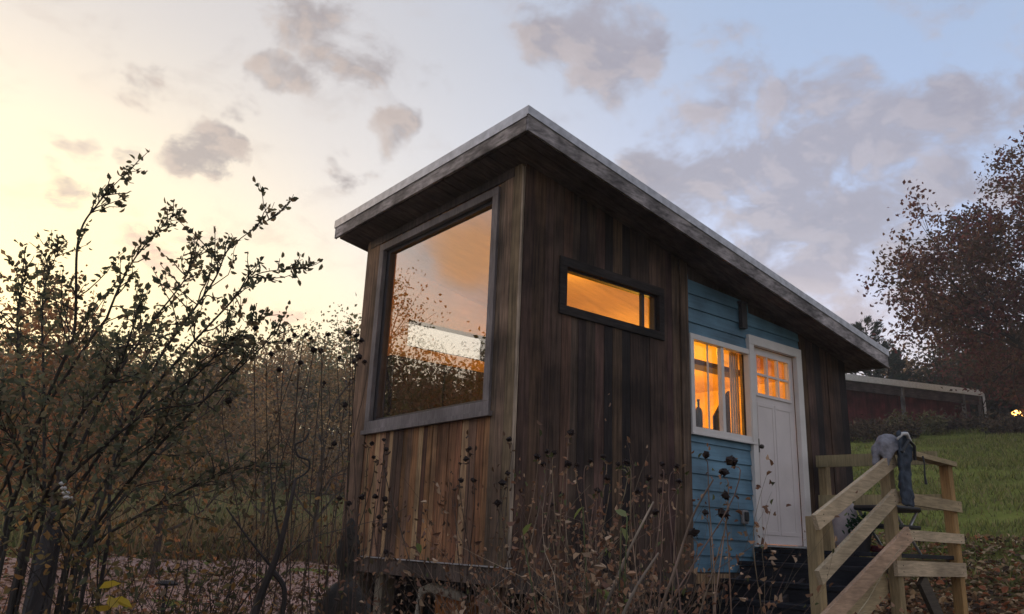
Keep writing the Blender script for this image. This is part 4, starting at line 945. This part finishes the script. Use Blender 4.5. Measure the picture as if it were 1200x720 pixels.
# ------------------------------------------------------------------ dried flower stalks with dark heads
def seedhead(c, s_):
    a = MB(); c = np.array(c); prof = [(.001, -.6), (.55, -.35), (.8, 0), (.6, .4), (.001, .62)]
    a.lathe(c, [(r_ * s_, z * s_) for r_, z in prof], 7, (.028, .018, .016)); a.v[0] += nr.normal(size=a.v[0].shape) * s_ * .14
    n_ = 10; az = nr.uniform(0, 6.28, n_); d = np.column_stack([np.cos(az), np.sin(az), nr.uniform(-.9, .5, n_)]); a.leaves(c + d * s_ * .35, s_ * nr.uniform(.4, .9, n_), palette([(.035, .02, .017), (.06, .03, .025)], n_), .35, dirs=d)
    return a
def drystalks(name, bx, dist, heads, label, group, hs=.020, scol=(.07, .05, .04), extra=6, leaf=30, lpal=((.12, .07, .04), (.08, .05, .035))):
    b_ = at(bx, 700, dist); b_[2] = hz(b_[0], b_[1]); t = thing(name, b_, label, 'plant', group); a = MB(); lc = []; ld = []
    for (hx, hy) in heads:
        dd_ = dist + rnd.uniform(-.35, .35); e = at(hx, hy, dd_); m_ = b_ + (e - b_) * .5 + np.array([rnd.uniform(-.17, .17), rnd.uniform(-.17, .17), .05]); e0 = e - np.array([0, 0, .02])
        P = spline([b_ + nr.normal(size=3) * (.12, .12, 0), m_, e0 - np.array([rnd.uniform(-.03, .03), rnd.uniform(-.03, .03), .10]), e0], 6); a.tube(P, np.linspace(.0036, .0013, len(P)), 5, jit(scol, .3), cap=False)
        seedhead(e, hs * rnd.uniform(.75, 1.15)).build('seed_head', M_DRY, t)
        for _ in range(leaf // 4): j = rnd.randrange(3, len(P)); lc.append(P[j]); ld.append(nr.normal(size=3))
    for k in range(extra):
        e = b_ + np.array([rnd.gauss(0, .2), rnd.gauss(0, .2), rnd.uniform(.8, 1.5)]); tips = []
        grow(a, b_ + nr.normal(size=3) * (.06, .06, 0), e - b_, rnd.uniform(.6, 1.0), .0032, 2, tips, jit(scol, .3), .15, .4, 2, 4, 4)
        for q_, d_ in tips:
            for _ in range(2): lc.append(q_ + nr.normal(size=3) * .02); ld.append(d_)
    a.build('stems', M_BARK, t)
    c = MB(); c.leaves(np.array(lc), nr.uniform(.014, .032, len(lc)), palette(lpal, len(lc), .4), .45, dirs=np.array(ld), fold=.6); c.build('dry_leaves', M_DRY, t)
GL = 'dried flower stalks left of the cabin'; GR = 'dried flower stalks in front of the long wall'; GE = 'dried flower stalks before the end wall'
drystalks('dried_flower', 300, 4.4, [(339, 399), (345, 393), (327, 433), (300, 385), (318, 415), (268, 470)], 'dry dark-headed stalks nearest the big shrub', GL)
drystalks('dried_flower', 350, 4.2, [(359, 392), (364, 397), (368, 410), (376, 411), (385, 392), (380, 449), (352, 425)], 'dry dark-headed stalks midway between shrub and cabin', GL)
drystalks('dried_flower', 400, 4.3, [(398, 419), (415, 424), (408, 390), (418, 393), (423, 399), (421, 418), (427, 424), (404, 475), (392, 520)], 'tall dry dark-headed stalks against the cabin corner', GL)
drystalks('dried_flower', 452, 3.9, [(436, 520), (450, 516), (453, 527), (438, 536), (424, 583), (440, 582), (451, 585), (409, 590), (398, 584), (444, 606), (451, 616), (452, 647)], 'low dry stalks rising beside the stone statue', GE, .017)
drystalks('dried_flower', 575, 3.7, [(550, 526), (546, 538), (540, 563), (555, 563), (597, 515), (595, 555), (589, 566), (583, 590), (611, 575)], 'dry stalks crossing the corner of the cabin', GE, .019)
TW = (.20, .14, .10); TP = ((.24, .13, .075), (.16, .095, .065), (.30, .20, .13), (.09, .10, .04))
drystalks('dried_flower', 640, 3.5, [(629, 535), (641, 529), (649, 531), (637, 544), (658, 579), (646, 592), (669, 507), (666, 544)], 'dry headed stalks at the left of the tangle below the small window', GR, .018, TW, 9, 60, TP)
drystalks('dried_flower', 700, 3.6, [(707, 535), (692, 540), (724, 544), (734, 541), (700, 575), (676, 545), (712, 560)], 'dry headed stalks in the middle of the tangle below the small window', GR, .017, TW, 10, 60, TP)
drystalks('dried_flower', 750, 3.4, [(747, 575), (776, 544), (777, 557), (774, 575), (796, 564), (793, 546), (760, 560), (768, 600)], 'dry headed stalks before the last brown boards', GR, .018, TW, 4, 36, TP)
drystalks('dried_flower', 800, 3.2, [(827, 533), (857, 540), (848, 554), (850, 581), (826, 601), (847, 602), (813, 625)], 'dry stalks with large dark heads against the blue siding', GR, .022, TW, 0, 4, TP)
# bare shrub tangle with curled leaves and a few green ones
def tangle(bx, dist, label, n_=18, green=8, big=0):
    b_ = at(bx, 700, dist); b_[2] = hz(b_[0], b_[1]); t = thing('dry_shrub', b_, label, 'shrub', 'dry shrubs in front of the long wall'); a = MB(); tips = []
    for k in range(n_):
        d = np.array([rnd.gauss(0, .22), rnd.gauss(0, .22), 1]); grow(a, b_ + nr.normal(size=3) * (.12, .12, 0), d, rnd.uniform(.5, .9), rnd.uniform(.004, .009), 2, tips, jit(rnd.choice([(.20, .13, .09), (.32, .24, .17), (.12, .08, .06)]), .3), .12, .5, 3, 5, 5)
    a.build('branches', M_BARK, t); T = np.array([q[0] for q in tips]); i = nr.integers(0, len(T), 1500)
    c = MB(); c.leaves(T[i] + nr.normal(size=(1500, 3)) * .03, nr.uniform(.012, .034, 1500), palette([(.22, .11, .065), (.30, .17, .10), (.15, .08, .055), (.38, .26, .17)], 1500, .35), .5, fold=.7); c.build('dry_leaves', M_DRY, t)
    g_ = MB(); i = nr.integers(0, len(T), green); g_.leaves(T[i], nr.uniform(.025, .05, green), palette([(.12, .15, .05), (.16, .19, .06)], green), .55); g_.build('green_leaves', M_LEAF, t)
tangle(640, 3.4, 'brown tangled shrub low beside the cabin corner', 22, 12); tangle(700, 3.2, 'brown tangled shrub with curled leaves below the small window', 26, 10); tangle(732, 3.6, 'sparser tangled shrub before the last brown boards', 16, 7)
tangle(628, 3.7, 'low brown twiggy shrub in front of the cabin corner pier', 10, 5); tangle(672, 3.0, 'foremost brown twiggy shrub, low in the middle of the tangle', 22, 8); tangle(725, 3.0, 'foremost curled brown shrub left of the long leaning twig', 22, 8)
for i, (pts, rr, lab) in enumerate([([(700, 735, 2.9), (735, 650, 2.9), (766, 588, 2.9)], .005, 'long pale leaning twig below the small window'), ([(722, 740, 2.6), (745, 690, 2.6), (772, 648, 2.6)], .005, 'short pale grey twig low in the tangle'),
                         ([(765, 740, 3.0), (790, 670, 3.0), (812, 605, 3.0), (836, 562, 3.0)], .0045, 'slender reddish twig rising across the blue siding')]):
    P = spline([at(*q) for q in pts], 6); g_ = P[0].copy(); g_[2] = hz(g_[0], g_[1]) - .02; P = np.vstack([g_, P]); a = MB(); a.tube(P, np.linspace(rr * 1.3, rr * .6, len(P)), 6, (.30, .24, .19) if i < 2 else (.18, .13, .10)); tag(a.build('leaning_twig', M_BARK), lab, 'twig', 'leaning twigs in the tangle')
# broad green blades
a = MB(); q = at(715, 712, 2.7); g_ = q.copy(); g_[2] = hz(q[0], q[1]); 
LV = [(613, 628), (735, 606), (728, 618), (716, 700), (724, 708), (700, 690), (683, 594)]
t = thing('leafy_plant', g_, 'low plant with a few broad pale green leaves in the brown tangle', 'plant'); C = []
for x_, y_ in LV: e = at(x_, y_, 2.9); P = spline([g_, (g_ + e) / 2 + (0, 0, .1), e], 5); a.tube(P, .0025, 5, (.10, .12, .05)); C.append(e)
a.build('stems', M_BARK, t); c = MB(); c.leaves(C, .055, palette([(.20, .23, .07), (.24, .27, .12)], len(C), .15), .5, flat=2); c.build('leaves', M_LEAF, t)

# ------------------------------------------------------------------ lower left tangle
def leftshrub(bx, by, dist, h, label, n_=9, leafn=500, pal=None, name='thicket_shrub', spreadx=.35):
    b_ = at(bx, 700, dist); b_[2] = hz(b_[0], b_[1]); t = thing(name, b_, label, 'shrub', 'dark twiggy shrubs at lower left'); a = MB(); tips = []
    for k in range(n_):
        d = np.array([rnd.gauss(0, spreadx), rnd.gauss(0, spreadx), 1]); grow(a, b_ + nr.normal(size=3) * (.06, .06, 0), d, h * rnd.uniform(.45, .7), rnd.uniform(.006, .012), 2, tips, jit((.045, .035, .032), .3), .1, .45, 3, 5, 5)
    a.build('branches', M_BARK, t); T = np.array([q[0] for q in tips]); i = nr.integers(0, len(T), leafn)
    c = MB(); c.leaves(T[i] + nr.normal(size=(leafn, 3)) * .06, nr.uniform(.02, .045, leafn), palette(pal or [(.06, .065, .03), (.09, .07, .04), (.12, .08, .045)], leafn, .35), .5); c.build('foliage', M_LEAF, t)
AUT = [(.10, .10, .05), (.16, .12, .05), (.22, .12, .05), (.30, .17, .06), (.08, .09, .045)]
leftshrub(30, 0, 4.4, .9, 'low rusty-leaved shrub at the foot of the old post', 6, 700, AUT[2:] + AUT[:1])
leftshrub(150, 0, 4.5, 1.6, 'leafy olive shrub behind the yellow leaves', 6, 900, AUT)
leftshrub(110, 0, 4.2, 1.5, 'dark twiggy shrub right of the old post', 8, 1300, AUT); leftshrub(190, 0, 4.0, 1.4, 'bare dark shrub in front of the pink gravel'); leftshrub(250, 0, 4.3, 1.5, 'thin dark shrub before the gravel, right of the bare one', 8, 350)
leftshrub(20, 0, 3.8, 1.4, 'dark shrub at the lower left corner', 8, 1300, AUT); leftshrub(345, 0, 6.4, 1.25, 'brown twiggy shrub left of the statue', 12, 700, [(.14, .08, .05), (.10, .06, .04), (.20, .14, .10)]); leftshrub(372, 0, 6.9, 1.2, 'reddish dry shrub touching the statue', 10, 700, [(.16, .08, .055), (.22, .15, .12)])
# thick leaning branch with curled top
a = MB(); P = spline([at(x_, y_, 3.6) for x_, y_ in [(285, 760), (305, 700), (325, 650), (338, 600), (347, 560)]], 6); g_ = P[0].copy(); g_[2] = hz(g_[0], g_[1]); P = np.vstack([g_, P]); a.tube(P, np.linspace(.022, .006, len(P)), 7, (.05, .04, .038))
P = spline([at(x_, y_, 3.6) for x_, y_ in [(347, 562), (361, 552), (362, 540), (350, 535), (346, 522), (357, 516), (362, 508)]], 6); a.tube(P, .004, 5, (.04, .035, .035))
P = spline([at(x_, y_, 3.6) for x_, y_ in [(329, 640), (322, 600), (318, 565), (316, 520)]], 6); a.tube(P, np.linspace(.006, .002, len(P)), 5, (.05, .04, .038))
P = spline([at(x_, y_, 3.6) for x_, y_ in [(318, 668), (333, 690), (330, 730)]], 6); a.tube(P, np.linspace(.012, .008, len(P)), 6, (.05, .04, .038))
P = spline([at(x_, y_, 3.6) for x_, y_ in [(318, 665), (290, 630), (265, 595)]], 6); a.tube(P, np.linspace(.006, .003, len(P)), 5, (.05, .04, .038))
tag(a.build('forked_branch', M_BARK), 'thick dark forked branch with curled tip in front of the gravel', 'branch')
# yellow leaves
q = at(110, 720, 3.3); g_ = q.copy(); g_[2] = hz(q[0], q[1]); t = thing('yellow_plant', g_, 'low stem with two bright yellow leaves at lower left', 'plant'); a = MB()
for x_, y_ in ((122, 692), (138, 706), (100, 700)): a.tube(spline([g_, at(x_ - 8, y_ + 6, 3.3)], 5), .003, 5, (.1, .08, .04))
a.build('stem', M_BARK, t); c = MB(); c.leaves([at(116, 690, 3.3), at(132, 702, 3.3), at(128, 698, 3.3), at(108, 712, 3.3)], .075, [(.55, .40, .05)] * 2 + [(.45, .32, .05)] * 2, .5, dirs=[RIGHT - UP * .2] * 4); c.build('leaves', M_LEAF, t)
# garden stake
q = at(195, 686, 4.4); g_ = hz(q[0], q[1]); t = thing('garden_stake', (q[0], q[1], g_), 'short dark garden stake with a flat top in front of the gravel', 'stake')
a = MB(); a.tube([(q[0], q[1], g_ - .1), q], .008, 6); a.build('rod', M_DARK, t); a = MB(); a.lathe(q, [(.05, 0), (.055, .01), (.03, .022)], 14); a.build('cap', M_DARK, t)

# ------------------------------------------------------------------ evening haze
m, n, l, b = newmat('haze_air'); n.remove(b)
pv = n.new('ShaderNodeVolumePrincipled'); pv.inputs['Color'].default_value = (.86, .88, .93, 1); pv.inputs['Density'].default_value = .0014; pv.inputs['Anisotropy'].default_value = .3
l.new(pv.outputs[0], n['Material Output'].inputs['Volume'])
a = MB(); a.box((-130, -130, -3.5), (150, 150, 26)); hzo = tag(a.build('haze', m), kind='stuff')
